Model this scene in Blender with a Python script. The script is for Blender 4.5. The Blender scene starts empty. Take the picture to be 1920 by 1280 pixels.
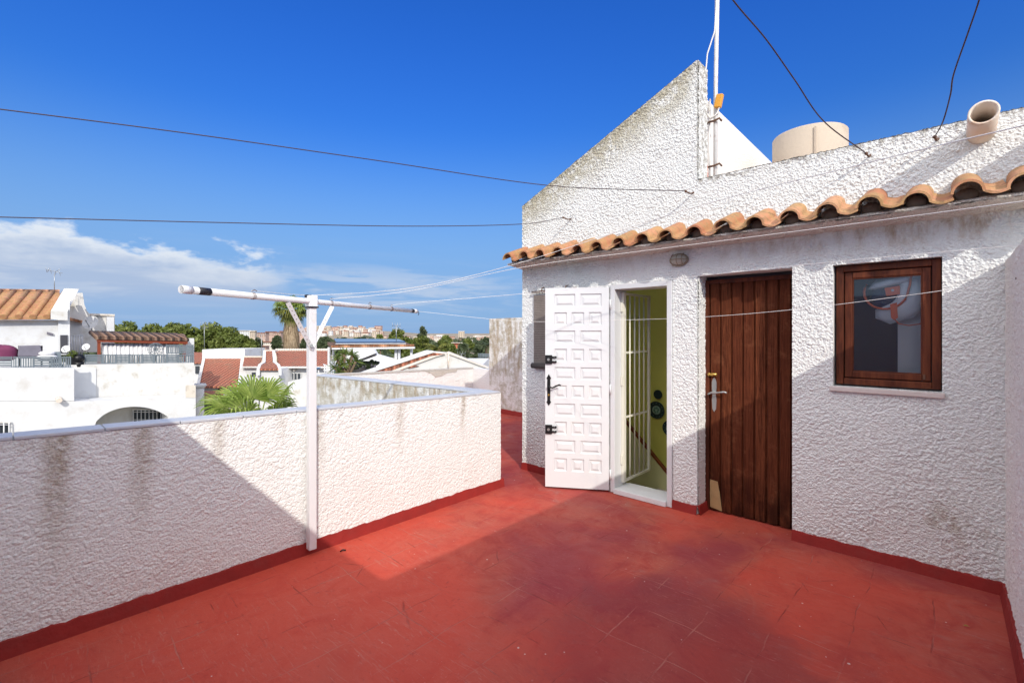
import bpy, math, random
import numpy as np
from mathutils import Vector, Matrix
R = math.radians
random.seed(7); rng = np.random.default_rng(7)
S = bpy.context.scene
COL = S.collection

# ------------------------------------------------------------------ camera
H = 1.5                       # eye height above the terrace
TH = R(42.8)                  # camera looks this far left of +Y (the facade normal)
SN, CS = math.sin(TH), math.cos(TH)
F = 880.0                     # focal length in pixels of the 1920 wide photograph
cd = bpy.data.cameras.new('camera'); cam = bpy.data.objects.new('camera', cd); COL.objects.link(cam)
cam.location = (0, 0, H); cam.rotation_euler = (R(90), 0, TH)
cd.sensor_width = 36; cd.lens = 36*F/1920; cd.shift_y = -16/1920
cd.clip_start = 0.02; cd.clip_end = 8000
S.camera = cam

# ------------------------------------------------------------------ light
SUNV = Vector((1.445, -0.923, 1.0)).normalized()      # towards the sun
sl = bpy.data.lights.new('sun', 'SUN'); sl.energy = 2.65; sl.angle = R(0.5); sl.color = (1.0, .95, .86)
so = bpy.data.objects.new('sun', sl); COL.objects.link(so)
so.rotation_euler = SUNV.to_track_quat('Z', 'Y').to_euler(); so.location = (10, -6, 12)
S.view_settings.view_transform = 'Standard'; S.view_settings.look = 'None'
S.view_settings.exposure = 0.29; S.view_settings.gamma = 1

W = bpy.data.worlds.new('World'); S.world = W; W.use_nodes = True
def NT(tree):
    """tiny helper that makes nodes and links them"""
    class N: pass
    n = N(); nodes, links = tree.nodes, tree.links
    def new(t, **kw):
        x = nodes.new(t)
        for k, v in kw.items(): setattr(x, k, v)
        return x
    def put(sock, v):
        if isinstance(v, bpy.types.NodeSocket): links.new(v, sock)
        elif v is not None:
            if hasattr(sock, 'default_value'):
                try: sock.default_value = v
                except Exception: sock.default_value = (*v, 1)
    def math_(op, a, b=None, c=None, clamp=False):
        x = new('ShaderNodeMath', operation=op); x.use_clamp = clamp
        put(x.inputs[0], a); put(x.inputs[1], b)
        if c is not None: put(x.inputs[2], c)
        return x.outputs[0]
    def mix(f, a, b, bt='MIX'):
        x = new('ShaderNodeMix', data_type='RGBA', blend_type=bt)
        put(x.inputs[0], f); put(x.inputs[6], a if isinstance(a, bpy.types.NodeSocket) else (*a[:3], 1))
        put(x.inputs[7], b if isinstance(b, bpy.types.NodeSocket) else (*b[:3], 1))
        return x.outputs[2]
    def noise(vec, scale, detail=4, rough=.55, dist=0):
        x = new('ShaderNodeTexNoise'); put(x.inputs['Vector'], vec)
        x.inputs['Scale'].default_value = scale; x.inputs['Detail'].default_value = detail
        x.inputs['Roughness'].default_value = rough; x.inputs['Distortion'].default_value = dist
        return x.outputs['Fac']
    def voro(vec, scale, feature='F1', rand=1.0):
        x = new('ShaderNodeTexVoronoi', feature=feature); put(x.inputs['Vector'], vec)
        x.inputs['Scale'].default_value = scale
        x.inputs['Randomness'].default_value = rand
        return x
    def ramp(v, lo, hi, a=0.0, b=1.0, smooth=True):
        x = new('ShaderNodeMapRange'); x.interpolation_type = 'SMOOTHSTEP' if smooth else 'LINEAR'
        put(x.inputs[0], v)
        put(x.inputs[1], lo); put(x.inputs[2], hi); put(x.inputs[3], a); put(x.inputs[4], b)
        return x.outputs[0]
    def sep(v):
        x = new('ShaderNodeSeparateXYZ'); put(x.inputs[0], v); return x.outputs
    def comb(a, b, c):
        x = new('ShaderNodeCombineXYZ'); put(x.inputs[0], a); put(x.inputs[1], b); put(x.inputs[2], c); return x.outputs[0]
    def scale(v, s):
        x = new('ShaderNodeMapping'); put(x.inputs['Vector'], v); x.inputs['Scale'].default_value = s; return x.outputs[0]
    n.new, n.put, n.math, n.mix, n.noise, n.voro, n.ramp, n.sep, n.comb, n.scale, n.links = new, put, math_, mix, noise, voro, ramp, sep, comb, scale, links
    return n
def build_world():
    t = W.node_tree; t.nodes.clear(); n = NT(t)
    sky = n.new('ShaderNodeTexSky', sky_type='NISHITA'); sky.sun_disc = False
    sky.sun_elevation = math.asin(SUNV.z); sky.sun_rotation = math.atan2(SUNV.x, SUNV.y)
    sky.altitude = 0; sky.air_density = 1.0; sky.dust_density = 0.35; sky.ozone_density = 2.2
    # the photograph's polarised, saturated blue overhead
    hs = n.new('ShaderNodeHueSaturation'); hs.inputs['Saturation'].default_value = 1.32; hs.inputs['Value'].default_value = 1.0
    n.links.new(sky.outputs[0], hs.inputs['Color'])
    g = n.new('ShaderNodeTexCoord').outputs['Generated']
    x, y, z = n.sep(g)
    az = n.math('ARCTAN2', n.math('MULTIPLY', x, -1), y)          # radians, to the left of the facade normal
    el = n.math('ARCSINE', z)
    azr = n.math('SUBTRACT', TH, az)                              # to the right of the view axis
    tint = n.mix(n.ramp(el, R(2), R(36)), (.42, .57, .70), (.36, .59, 1.10))
    base = n.mix(1.0, hs.outputs[0], tint, 'MULTIPLY')
    base = n.mix(n.ramp(el, R(3), R(24), .90, 0), base, (1.25, 2.2, 4.0))
    # broken bright cloud added to the unseen sky behind the viewpoint, as shadow fill
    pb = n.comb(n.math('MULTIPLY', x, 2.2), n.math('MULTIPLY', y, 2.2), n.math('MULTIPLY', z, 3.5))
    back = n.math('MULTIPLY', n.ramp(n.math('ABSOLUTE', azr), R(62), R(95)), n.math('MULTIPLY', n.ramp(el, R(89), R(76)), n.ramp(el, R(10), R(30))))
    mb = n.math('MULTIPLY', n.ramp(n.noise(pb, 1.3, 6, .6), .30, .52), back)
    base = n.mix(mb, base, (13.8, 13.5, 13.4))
    p = n.comb(n.math('MULTIPLY', azr, 10.0), n.math('MULTIPLY', el, 22.0), 1.7)
    n1 = n.noise(p, 1.0, 9, .56, .1)
    top = n.ramp(azr, R(-62), R(-22), R(10.6), R(7.4), False)
    dt = n.math('SUBTRACT', top, el)
    edge = n.math('ADD', n.math('MULTIPLY', dt, 14.0), n.math('MULTIPLY', n.math('SUBTRACT', n1, .5), 2.7))
    m1 = n.math('MULTIPLY', n.ramp(edge, 0.02, .42), n.ramp(azr, R(-24), R(-30)))
    m1 = n.math('MULTIPLY', m1, n.ramp(el, R(1.5), R(5.0), .15, 1))
    # body brightness: white crown, blue grey belly
    lit = n.ramp(n.math('ADD', dt, n.math('MULTIPLY', n.math('SUBTRACT', n1, .5), .12)), R(.2), R(3.4), 1, 0)
    ccol = n.mix(lit, (2.3, 2.9, 4.0), (4.9, 5.1, 5.3))
    c1 = n.mix(n.math('MULTIPLY', m1, .95), base, ccol)
    p2 = n.comb(n.math('MULTIPLY', azr, 5.0), n.math('MULTIPLY', el, 34.0), 8.3)
    n2 = n.noise(p2, 1.0, 8, .6, .4)
    m2 = n.math('MULTIPLY', n.ramp(n2, .47, .64), n.math('MULTIPLY', n.ramp(el, R(1.0), R(4.5)), n.ramp(el, R(9), R(5.5))))
    m2 = n.math('MULTIPLY', m2, n.ramp(azr, R(4), R(-8), .25, .95))
    c2 = n.mix(n.math('MULTIPLY', m2, .6), c1, (3.4, 3.8, 4.5))
    p3 = n.comb(n.math('MULTIPLY', azr, 3.0), n.math('MULTIPLY', el, 60.0), 3.1)
    m3 = n.math('MULTIPLY', n.ramp(n.noise(p3, 1, 6, .6), .45, .8), n.ramp(el, R(13), R(3)))
    c3 = n.mix(n.math('MULTIPLY', m3, n.ramp(azr, R(-5), R(-30), .12, .4)), c2, (2.7, 3.3, 4.3))
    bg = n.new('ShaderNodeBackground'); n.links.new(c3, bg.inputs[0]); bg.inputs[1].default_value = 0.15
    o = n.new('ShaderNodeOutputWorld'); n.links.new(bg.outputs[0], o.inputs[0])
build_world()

# ------------------------------------------------------------------ object helpers
def tag(o, label=None, cat=None, group=None, kind=None):
    if label: o['label'] = label
    if cat: o['category'] = cat
    if group: o['group'] = group
    if kind: o['kind'] = kind
    return o
def thing(name, label, cat, loc=(0, 0, 0), group=None):
    o = bpy.data.objects.new(name, None); COL.objects.link(o); o.location = loc; o.empty_display_size = .1
    return tag(o, label, cat, group)
class MB:
    """collects faces; build() links them as ONE mesh object (world coordinates)"""
    def __init__(s): s.v = []; s.f = []; s.sm = []
    def add(s, vs, fs, smooth=False):
        b = len(s.v); s.v += [tuple(p) for p in vs]; s.f += [tuple(i+b for i in q) for q in fs]; s.sm += [smooth]*len(fs); return s
    def box(s, a, b, M=None):
        x0, y0, z0 = a; x1, y1, z1 = b
        v = [Vector(p) for p in ((x0,y0,z0),(x1,y0,z0),(x1,y1,z0),(x0,y1,z0),(x0,y0,z1),(x1,y0,z1),(x1,y1,z1),(x0,y1,z1))]
        if M: v = [M @ p for p in v]
        f = [(0,3,2,1),(4,5,6,7),(0,1,5,4),(1,2,6,5),(2,3,7,6),(3,0,4,7)]
        flip = (x1-x0)*(y1-y0)*(z1-z0) < 0
        return s.add(v, [q[::-1] for q in f] if flip else f)
    def prism(s, pts, ext):
        n = len(pts); a = [Vector(p) for p in pts]; e = Vector(ext); b = [p+e for p in a]
        s.add(a+b, [tuple(range(n)), tuple(range(2*n-1, n-1, -1))]+[(i, i+n, (i+1) % n+n, (i+1) % n) for i in range(n)])
        return s
    def tube(s, pts, r, k=8, cap=True, rad=None):
        pts = [Vector(p) for p in pts]; n = len(pts); vs = []
        for i, p in enumerate(pts):
            d = (pts[min(i+1, n-1)]-pts[max(i-1, 0)]).normalized()
            up = Vector((0, 0, 1)) if abs(d.z) < .95 else Vector((1, 0, 0))
            a = d.cross(up).normalized(); b = d.cross(a).normalized(); rr = rad[i] if rad else r
            vs += [p+(a*math.cos(2*math.pi*j/k)+b*math.sin(2*math.pi*j/k))*rr for j in range(k)]
        fs = [(i*k+j, i*k+(j+1) % k, (i+1)*k+(j+1) % k, (i+1)*k+j) for i in range(n-1) for j in range(k)]
        s.add(vs, fs, True)
        if cap:
            b = len(s.v)-n*k
            s.f += [tuple(b+j for j in range(k))[::-1], tuple(b+(n-1)*k+j for j in range(k))]; s.sm += [False]*2
        return s
    def ball(s, c, r, k=12, m=8, sq=(1, 1, 1)):
        c = Vector(c); vs = []
        for i in range(m+1):
            t = math.pi*i/m
            for j in range(k):
                p = 2*math.pi*j/k
                vs.append(c+Vector((r*sq[0]*math.sin(t)*math.cos(p), r*sq[1]*math.sin(t)*math.sin(p), r*sq[2]*math.cos(t))))
        return s.add(vs, [(i*k+j, (i+1)*k+j, (i+1)*k+(j+1) % k, i*k+(j+1) % k) for i in range(m) for j in range(k)], True)
    def build(s, name, mat, parent=None, bevel=0):
        me = bpy.data.meshes.new(name); me.from_pydata(s.v, [], s.f)
        for p, q in zip(me.polygons, s.sm): p.use_smooth = q
        me.materials.append(mat); me.update()
        o = bpy.data.objects.new(name, me); COL.objects.link(o)
        if parent:
            o.parent = parent; p = parent; off = Vector((0, 0, 0))
            while p: off += p.location; p = p.parent
            for v in me.vertices: v.co -= off
            o.location = (0, 0, 0)
        if bevel:
            b = o.modifiers.new('bevel', 'BEVEL'); b.width = bevel; b.segments = 2; b.limit_method = 'ANGLE'; b.angle_limit = R(40)
        return o

# pixel of the photograph (1920 wide) -> a point of the place
def ray(px, py):
    r = (px-960)/F
    return Vector((-SN+r*CS, CS+r*SN, (624-py)/F))
def at(px, py, d): return Vector((0, 0, H))+ray(px, py)*d
def onx(px, py, X):
    v = ray(px, py); return Vector((0, 0, H))+v*(X/v.x)
def ony(px, py, Y):
    v = ray(px, py); return Vector((0, 0, H))+v*(Y/v.y)
FWD = Vector((-SN, CS, 0)); RGT = Vector((CS, SN, 0)); UP = Vector((0, 0, 1))

# ------------------------------------------------------------------ materials
MATS = {}
def material(name, fn):
    m = bpy.data.materials.new(name); m.use_nodes = True; t = m.node_tree; t.nodes.clear(); n = NT(t)
    b = n.new('ShaderNodeBsdfPrincipled'); o = n.new('ShaderNodeOutputMaterial'); n.links.new(b.outputs[0], o.inputs[0])
    n.b = b; n.pos = n.new('ShaderNodeNewGeometry').outputs['Position']; n.out = o
    def bump(h, strength=.5, dist=.01):
        x = n.new('ShaderNodeBump'); x.inputs['Strength'].default_value = strength; x.inputs['Distance'].default_value = dist
        n.links.new(h, x.inputs['Height']); n.links.new(x.outputs[0], b.inputs['Normal'])
    n.bump = bump
    fn(n); MATS[name] = m; return m
def simple(name, col, rough=.6, var=.15, scale=8, metal=0, bump=0, bscale=60, dirt=None, dscale=3, spec=.4):
    def fn(n):
        nz = n.noise(n.pos, scale, 5)
        c = n.mix(nz, tuple(k*(1-var) for k in col), tuple(min(1, k*(1+var)) for k in col))
        if dirt: c = n.mix(n.ramp(n.noise(n.pos, dscale, 6, .65), .5, .75, 0, .8), c, dirt)
        n.links.new(c, n.b.inputs['Base Color']); n.b.inputs['Roughness'].default_value = rough
        n.b.inputs['Metallic'].default_value = metal; n.b.inputs['Specular IOR Level'].default_value = spec
        if bump: n.bump(n.noise(n.pos, bscale, 4), bump, .01)
    return material(name, fn)

def stucco(name, col=(.765, .775, .755), kind=None, bump=.5, scale=1.0, dirty=.5):
    def fn(n):
        P = n.pos; x, y, z = n.sep(P)
        big = n.noise(P, 1.3, 6, .6); fine = n.noise(P, 45, 4, .7)
        c = n.mix(n.ramp(big, .35, .75, 0, .25*dirty), col, (.62, .58, .52))
        c = n.mix(n.ramp(fine, .55, .8, 0, .25*dirty), c, (.55, .50, .45))
        lo = n.math('MULTIPLY', n.ramp(z, .5, 0.02), n.ramp(n.noise(P, 4, 6, .65), .42, .72))
        c = n.mix(n.math('MULTIPLY', lo, .45*dirty), c, (.60, .42, .34))
        if kind == 'facade':
            # lichen and grime along the sloping gable top
            top = n.math('ADD', n.math('MULTIPLY', n.math('ADD', x, 3.43), .444), 2.90)
            d = n.math('SUBTRACT', top, z)
            m = n.math('MULTIPLY', n.ramp(d, .46, .04), n.ramp(n.noise(P, 14, 6, .7), .30, .56))
            m = n.math('MULTIPLY', m, n.ramp(x, -1.50, -1.62))
            c = n.mix(n.math('MULTIPLY', m, .68), c, (.32, .27, .14))
            m = n.math('MULTIPLY', n.ramp(d, .10, .0), n.ramp(n.noise(P, 30, 5, .7), .45, .6))
            c = n.mix(n.math('MULTIPLY', m, .7), c, (.18, .16, .11))
            # black growth on the parapet top
            m = n.math('MULTIPLY', n.ramp(z, 2.70, 2.76), n.ramp(n.noise(P, 22, 6, .7), .42, .6))
            m = n.math('MULTIPLY', m, n.ramp(x, -1.54, -1.50))
            c = n.mix(n.math('MULTIPLY', m, .75), c, (.22, .19, .15))
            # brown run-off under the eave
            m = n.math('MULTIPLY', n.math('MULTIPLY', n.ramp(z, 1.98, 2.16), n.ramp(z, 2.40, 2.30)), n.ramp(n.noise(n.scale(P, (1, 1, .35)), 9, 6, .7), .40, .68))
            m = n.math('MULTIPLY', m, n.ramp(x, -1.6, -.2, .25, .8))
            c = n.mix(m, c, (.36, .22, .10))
            m = n.math('MULTIPLY', n.ramp(n.math('ADD', n.math('ABSOLUTE', n.math('SUBTRACT', x, .02)), n.math('ABSOLUTE', n.math('MULTIPLY', n.math('SUBTRACT', z, .36), 1.4))), .34, .02), n.ramp(n.noise(P, 11, 6, .7), .42, .62))
            c = n.mix(n.math('MULTIPLY', m, .6), c, (.33, .26, .17))
        if kind == 'parapet':
            # rust brown runs below the joints of the coping
            tot = None
            for yc, w, s, L in ((.17, .055, 1, .6), (.50, .05, .8, .55), (.87, .04, .65, .3), (1.22, .03, .4, .2), (1.48, .035, .55, .5), (2.14, .035, .6, .45), (2.45, .02, .3, .15), (2.80, .025, .95, .42), (-.2, .05, .8, .5)):
                wob = n.math('MULTIPLY', n.math('SUBTRACT', n.noise(P, 5, 4), .5), .07)
                dd = n.math('ABSOLUTE', n.math('ADD', n.math('SUBTRACT', y, yc), wob))
                m = n.math('MULTIPLY', n.ramp(dd, w*1.7, 0), n.ramp(z, .95-L*1.2, .95))
                m = n.math('MULTIPLY', m, s)
                tot = m if tot is None else n.math('MAXIMUM', tot, m)
            tot = n.math('MULTIPLY', tot, n.ramp(n.noise(P, 26, 6, .75), .30, .62, .25, 1))
            edge = n.math('MULTIPLY', n.ramp(z, .80, .95), n.ramp(n.noise(P, 9, 6, .7), .50, .68))
            tot = n.math('MAXIMUM', tot, n.math('MULTIPLY', edge, .35))
            c = n.mix(n.math('MULTIPLY', tot, .8), c, (.27, .19, .10))
        if kind == 'grimy':
            m = n.ramp(n.noise(P, 7, 7, .7), .40, .62, 0, .75)
            c = n.mix(m, c, (.40, .36, .26))
            m = n.math('MULTIPLY', n.ramp(z, .45, .9), n.ramp(n.noise(n.scale(P, (1, 1, .2)), 11, 6, .7), .45, .62))
            c = n.mix(n.math('MULTIPLY', m, .7), c, (.33, .24, .13))
        n.links.new(c, n.b.inputs['Base Color']); n.b.inputs['Roughness'].default_value = .9
        n.b.inputs['Specular IOR Level'].default_value = .15
        h = n.math('ADD', n.math('MULTIPLY', n.noise(P, 90*scale, 3, .6), .6), n.math('MULTIPLY', n.voro(P, 85*scale, 'F1').outputs[0], -.7))
        n.bump(h, bump, .012)
    return material(name, fn)

M_FAC = stucco('facade_stucco', kind='facade', bump=.75)
M_PAR = stucco('parapet_stucco', kind='parapet', bump=.65)
M_GRM = stucco('grimy_stucco', kind='grimy', bump=.9)
M_STU = stucco('white_stucco', bump=.9, scale=.8)
M_SIDE = stucco('warm_stucco', col=(.80, .77, .72), bump=.6)
M_FARW = simple('far_white_plaster', (.66, .665, .66), .9, .05, 3, bump=.5, bscale=9, dirt=(.55, .53, .49), dscale=1.6)
M_FARW2 = simple('old_white_plaster', (.64, .63, .60), .9, .08, 3, bump=.3, bscale=14, dirt=(.42, .38, .30), dscale=2.2)

def floor_fn(n):
    P = n.pos; x, y, z = n.sep(P)
    wp = n.new('ShaderNodeVectorMath', operation='ADD'); n.links.new(P, wp.inputs[0])
    nn = n.new('ShaderNodeTexNoise'); nn.inputs['Scale'].default_value = 2.2; nn.inputs['Detail'].default_value = 3; n.links.new(P, nn.inputs['Vector'])
    sc = n.new('ShaderNodeVectorMath', operation='SCALE'); n.links.new(nn.outputs['Color'], sc.inputs[0]); sc.inputs['Scale'].default_value = .09
    n.links.new(sc.outputs[0], wp.inputs[1]); Q = wp.outputs[0]
    big = n.noise(P, .9, 7, .62, .8); mid = n.noise(P, 3.7, 8, .68, 1.0); fin = n.noise(n.scale(P, (1, 1.7, 1)), 26, 7, .7, .6)
    c = n.mix(n.ramp(big, .32, .68), (.46, .050, .024), (.42, .078, .046))
    c = n.mix(n.ramp(mid, .46, .66, 0, .85), c, (.36, .034, .026))
    c = n.mix(n.ramp(n.noise(P, 1.7, 6, .6, .5), .55, .75, 0, .5), c, (.56, .14, .085))
    c = n.mix(n.ramp(n.noise(P, 2.3, 7, .7, 1.2), .55, .72, 0, .55), c, (.36, .17, .14))
    zone = n.noise(P, .62, 4, .5, .6)
    c = n.mix(n.ramp(zone, .46, .60, 0, .7), c, (.58, .050, .018))
    c = n.mix(n.ramp(zone, .50, .36, 0, .75), c, (.27, .030, .042))
    # maroon water marks, darker repainted zone near the middle
    d = n.math('SQRT', n.math('ADD', n.math('POWER', n.math('ADD', x, .95), 2), n.math('POWER', n.math('SUBTRACT', y, 2.15), 2)))
    d = n.math('ADD', d, n.math('MULTIPLY', n.math('SUBTRACT', mid, .5), .9))
    c = n.mix(n.ramp(d, .75, .45, 0, .5), c, (.20, .020, .028))
    c = n.mix(n.ramp(fin, .55, .80, 0, .22), c, (.55, .20, .15))
    c = n.mix(n.ramp(fin, .46, .25, 0, .40), c, (.20, .030, .030))
    # brush strokes swept in arcs
    st = n.noise(n.scale(Q, (3, 26, 1)), 2.4, 5, .7, 1.4)
    c = n.mix(n.math('MULTIPLY', n.ramp(st, .55, .70), n.ramp(big, .40, .60, 0, .55)), c, (.50, .20, .15))
    sc1 = n.noise(n.scale(Q, (34, 5, 1)), 1.3, 6, .75, 2.0)
    c = n.mix(n.math('MULTIPLY', n.ramp(sc1, .62, .70), n.ramp(n.noise(P, 1.2, 5, .6), .50, .62, 0, .55)), c, (.56, .26, .20))
    c = n.mix(n.math('MULTIPLY', n.ramp(n.noise(P, 60, 3, .8), .60, .72), n.ramp(n.noise(P, 2.6, 5, .7), .50, .66, 0, .5)), c, (.58, .32, .26))
    c = n.mix(n.math('MULTIPLY', n.ramp(n.noise(P, 8, 7, .75, 1.2), .60, .70), n.ramp(n.noise(P, 1.1, 4), .45, .6, .1, .65)), c, (.22, .022, .026))
    # old tile joints showing through the paint, broken here and there
    bk = n.new('ShaderNodeTexBrick'); n.links.new(Q, bk.inputs['Vector']); bk.offset = 0; bk.inputs['Scale'].default_value = 1
    bk.inputs['Brick Width'].default_value = .30; bk.inputs['Row Height'].default_value = .30; bk.inputs['Mortar Size'].default_value = .0045; bk.inputs['Mortar Smooth'].default_value = .6
    jt = n.math('MULTIPLY', bk.outputs['Fac'], n.ramp(n.noise(P, 3.1, 5, .65), .44, .60))
    lightj = n.ramp(n.noise(P, 1.5, 3), .45, .55)
    c = n.mix(n.math('MULTIPLY', jt, .6), c, n.mix(lightj, (.17, .022, .018), (.46, .15, .11)))
    # cracks
    vd = n.voro(Q, 2.6, 'DISTANCE_TO_EDGE'); cr = n.math('MULTIPLY', n.ramp(vd.outputs['Distance'], .012, .002), n.ramp(n.noise(P, 3.0, 5), .58, .66))
    c = n.mix(n.math('MULTIPLY', cr, .45), c, (.14, .025, .022))
    # paint flecks: rare, small, irregular
    v1 = n.voro(Q, 11); f1 = n.math('MULTIPLY', n.ramp(v1.outputs['Distance'], .085, .05), n.ramp(n.sep(v1.outputs['Color'])[0], .86, .87))
    v2 = n.voro(Q, 30); f2 = n.math('MULTIPLY', n.ramp(v2.outputs['Distance'], .13, .09), n.ramp(n.sep(v2.outputs['Color'])[1], .955, .96))
    fl = n.math('MULTIPLY', n.math('MAXIMUM', f1, f2), n.ramp(n.noise(P, 1.9, 4), .40, .58))
    c = n.mix(n.math('MULTIPLY', fl, .85), c, (.70, .62, .56))
    v3 = n.voro(Q, 7.0); f3 = n.math('MULTIPLY', n.ramp(v3.outputs['Distance'], .05, .02), n.ramp(n.sep(v3.outputs['Color'])[2], .84, .86))
    c = n.mix(n.math('MULTIPLY', f3, .7), c, (.07, .03, .025))
    hs = n.new('ShaderNodeHueSaturation'); hs.inputs['Saturation'].default_value = .95; hs.inputs['Value'].default_value = .95; n.links.new(c, hs.inputs['Color'])
    n.links.new(hs.outputs[0], n.b.inputs['Base Color'])
    n.links.new(n.ramp(mid, .3, .7, .5, .75), n.b.inputs['Roughness']); n.b.inputs['Specular IOR Level'].default_value = .14
    h = n.math('ADD', n.math('MULTIPLY', fin, .5), n.math('MULTIPLY', jt, -.8)); h = n.math('ADD', h, n.math('MULTIPLY', cr, -1.0))
    h = n.math('ADD', h, n.math('MULTIPLY', mid, 1.6))
    n.bump(h, .45, .012)
M_FLOOR = material('red_painted_floor', floor_fn)
M_SKIRT = simple('dark_red_paint', (.25, .016, .012), .75, .25, 9, bump=.4, bscale=30, dirt=(.22, .03, .025), dscale=7)
def coping_fn(n):
    P = n.pos
    c = n.mix(n.noise(P, 4, 6, .65), (.40, .43, .48), (.56, .58, .61))
    c = n.mix(n.ramp(n.noise(P, 17, 6, .7), .52, .72, 0, .6), c, (.55, .53, .50))
    n.links.new(c, n.b.inputs['Base Color']); n.b.inputs['Roughness'].default_value = .55; n.bump(n.noise(P, 60, 4), .3, .004)
M_COP = material('blue_grey_coping', coping_fn)
def tile_fn(n, stain=.6, pitch=.2185):
    P = n.pos; x, y, z = n.sep(P)
    cell = n.new('ShaderNodeTexWhiteNoise', noise_dimensions='1D'); n.links.new(n.math('FLOOR', n.math('DIVIDE', n.math('ADD', x, 9.0), pitch/2)), cell.inputs['W'])
    c = n.mix(cell.outputs[0], (.36, .13, .06), (.52, .26, .145))
    c = n.mix(n.ramp(n.noise(P, 6, 6, .7), .38, .60, 0, stain), c, (.40, .27, .10))
    c = n.mix(n.ramp(n.noise(P, 24, 6, .75), .46, .66, 0, stain), c, (.17, .11, .06))
    c = n.mix(n.ramp(n.noise(P, 50, 4, .7), .6, .8, 0, .4), c, (.70, .52, .38))
    n.links.new(c, n.b.inputs['Base Color']); n.b.inputs['Roughness'].default_value = .85; n.bump(n.noise(P, 70, 4), .4, .006)
M_TILE = material('clay_tile', tile_fn)
def roof_fn(n, a, b, pitch, axis_dot):
    # far roofs: rows of barrel tiles as bump and tone along the slope
    P = n.pos
    dt = n.new('ShaderNodeVectorMath', operation='DOT_PRODUCT'); n.links.new(P, dt.inputs[0]); dt.inputs[1].default_value = axis_dot
    w = n.math('SINE', n.math('MULTIPLY', dt.outputs['Value'], 2*math.pi/pitch))
    zz = n.sep(P)[2]
    row = n.math('FRACT', n.math('MULTIPLY', zz, 5.5))
    c = n.mix(n.ramp(w, -1, 1), tuple(k*.62 for k in a), b)
    c = n.mix(n.ramp(row, .9, 1.0, 0, .35), c, (.14, .05, .03))
    c = n.mix(n.ramp(n.noise(P, 1.8, 6, .7), .45, .72, 0, .55), c, (.27, .19, .12))
    n.links.new(c, n.b.inputs['Base Color']); n.b.inputs['Roughness'].default_value = .9; n.bump(w, .9, pitch*.35)
M_ROOF_R = material('far_red_roof', lambda n: roof_fn(n, (.50, .17, .10), (.55, .20, .12), .24, tuple(RGT)))
M_ROOF_O = material('far_orange_roof', lambda n: roof_fn(n, (.50, .22, .11), (.66, .33, .18), .42, (0, 1, 0)))
M_ROOF_B = material('far_brown_roof', lambda n: roof_fn(n, (.17, .09, .06), (.27, .16, .11), .3, (0, 1, 0)))

def wood_fn(n, a, b, dark, sc=(30, 30, 2.0)):
    P = n.pos
    g = n.noise(n.scale(P, sc), 1.5, 7, .65, .8); c = n.mix(n.ramp(g, .3, .7), a, b)
    c = n.mix(n.ramp(n.noise(n.scale(P, (3, 3, 1)), 1.6, 5, .6), .40, .68, 0, .75), c, dark)
    n.links.new(c, n.b.inputs['Base Color']); n.links.new(n.ramp(g, .3, .7, .45, .7), n.b.inputs['Roughness']); n.b.inputs['Specular IOR Level'].default_value = .2; n.bump(g, .35, .004)
def plank_fn(n):
    P = n.pos; x, y, z = n.sep(P); pl = n.math('FLOOR', n.math('DIVIDE', n.math('SUBTRACT', x, -1.474), .0869))
    wn = n.new('ShaderNodeTexWhiteNoise', noise_dimensions='1D'); n.links.new(pl, wn.inputs['W'])
    g = n.noise(n.scale(n.comb(n.math('ADD', x, n.math('MULTIPLY', pl, 3.7)), y, z), (55, 30, 2.6)), 1.5, 8, .7, 1.2)
    c = n.mix(n.ramp(g, .30, .68), (.040, .010, .005), (.165, .050, .022))
    c = n.mix(n.math('MULTIPLY', wn.outputs[0], .5), c, (.075, .018, .009))
    c = n.mix(n.ramp(n.noise(P, 7, 6, .7), .52, .72, 0, .4), c, (.22, .085, .042))
    foot_shade = n.math('MULTIPLY', n.ramp(z, .55, .05), n.ramp(n.noise(n.scale(P, (2, 2, 1)), 5, 5, .6), .35, .6))  # shade low on the door, put into the plank colour
    c = n.mix(n.math('MULTIPLY', foot_shade, .8), c, (.020, .006, .004))
    n.links.new(c, n.b.inputs['Base Color']); n.b.inputs['Roughness'].default_value = .7; n.b.inputs['Specular IOR Level'].default_value = .06; n.bump(g, .5, .004)
M_DOORW = material('old_brown_planks', plank_fn)
M_WINW = material('brown_window_wood', lambda n: wood_fn(n, (.075, .016, .007), (.17, .048, .020), (.025, .006, .003)))
M_BOARD = simple('bare_wood_patch', (.42, .28, .13), .8, .2, 20)
M_WPAINT = simple('white_door_paint', (.64, .65, .66), .38, .03, 6, dirt=(.70, .69, .67), dscale=5, bump=.08, bscale=40)
M_WMETAL = simple('white_painted_metal', (.70, .705, .71), .35, .03, 10, dirt=(.62, .60, .56), dscale=9)
M_CREAM = simple('cream_iron_paint', (.74, .72, .62), .4, .04, 10)
M_BLACK = simple('black_iron', (.015, .015, .016), .38, .2, 30, metal=.3)
M_BLKPL = simple('black_tape', (.02, .02, .024), .5, .2, 30)
M_STEEL = simple('worn_steel', (.42, .44, .44), .38, .2, 30, metal=.7, dirt=(.16, .10, .06), dscale=30)
M_BRASS = simple('brass', (.60, .38, .10), .3, .2, 30, metal=.8)
M_YEL = simple('amber_plastic', (.70, .33, .04), .5, .1, 20)
M_CONC = simple('beige_concrete', (.66, .60, .51), .9, .08, 4, bump=.4, bscale=30, dirt=(.36, .31, .25), dscale=2.4)
M_TANK = simple('tank_cement', (.50, .42, .33), .9, .1, 3, bump=.3, bscale=30, dirt=(.30, .24, .18), dscale=3.0)
M_PIPE = simple('grey_mast_steel', (.66, .65, .63), .5, .1, 12, metal=.2, dirt=(.34, .19, .12), dscale=9)
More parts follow.
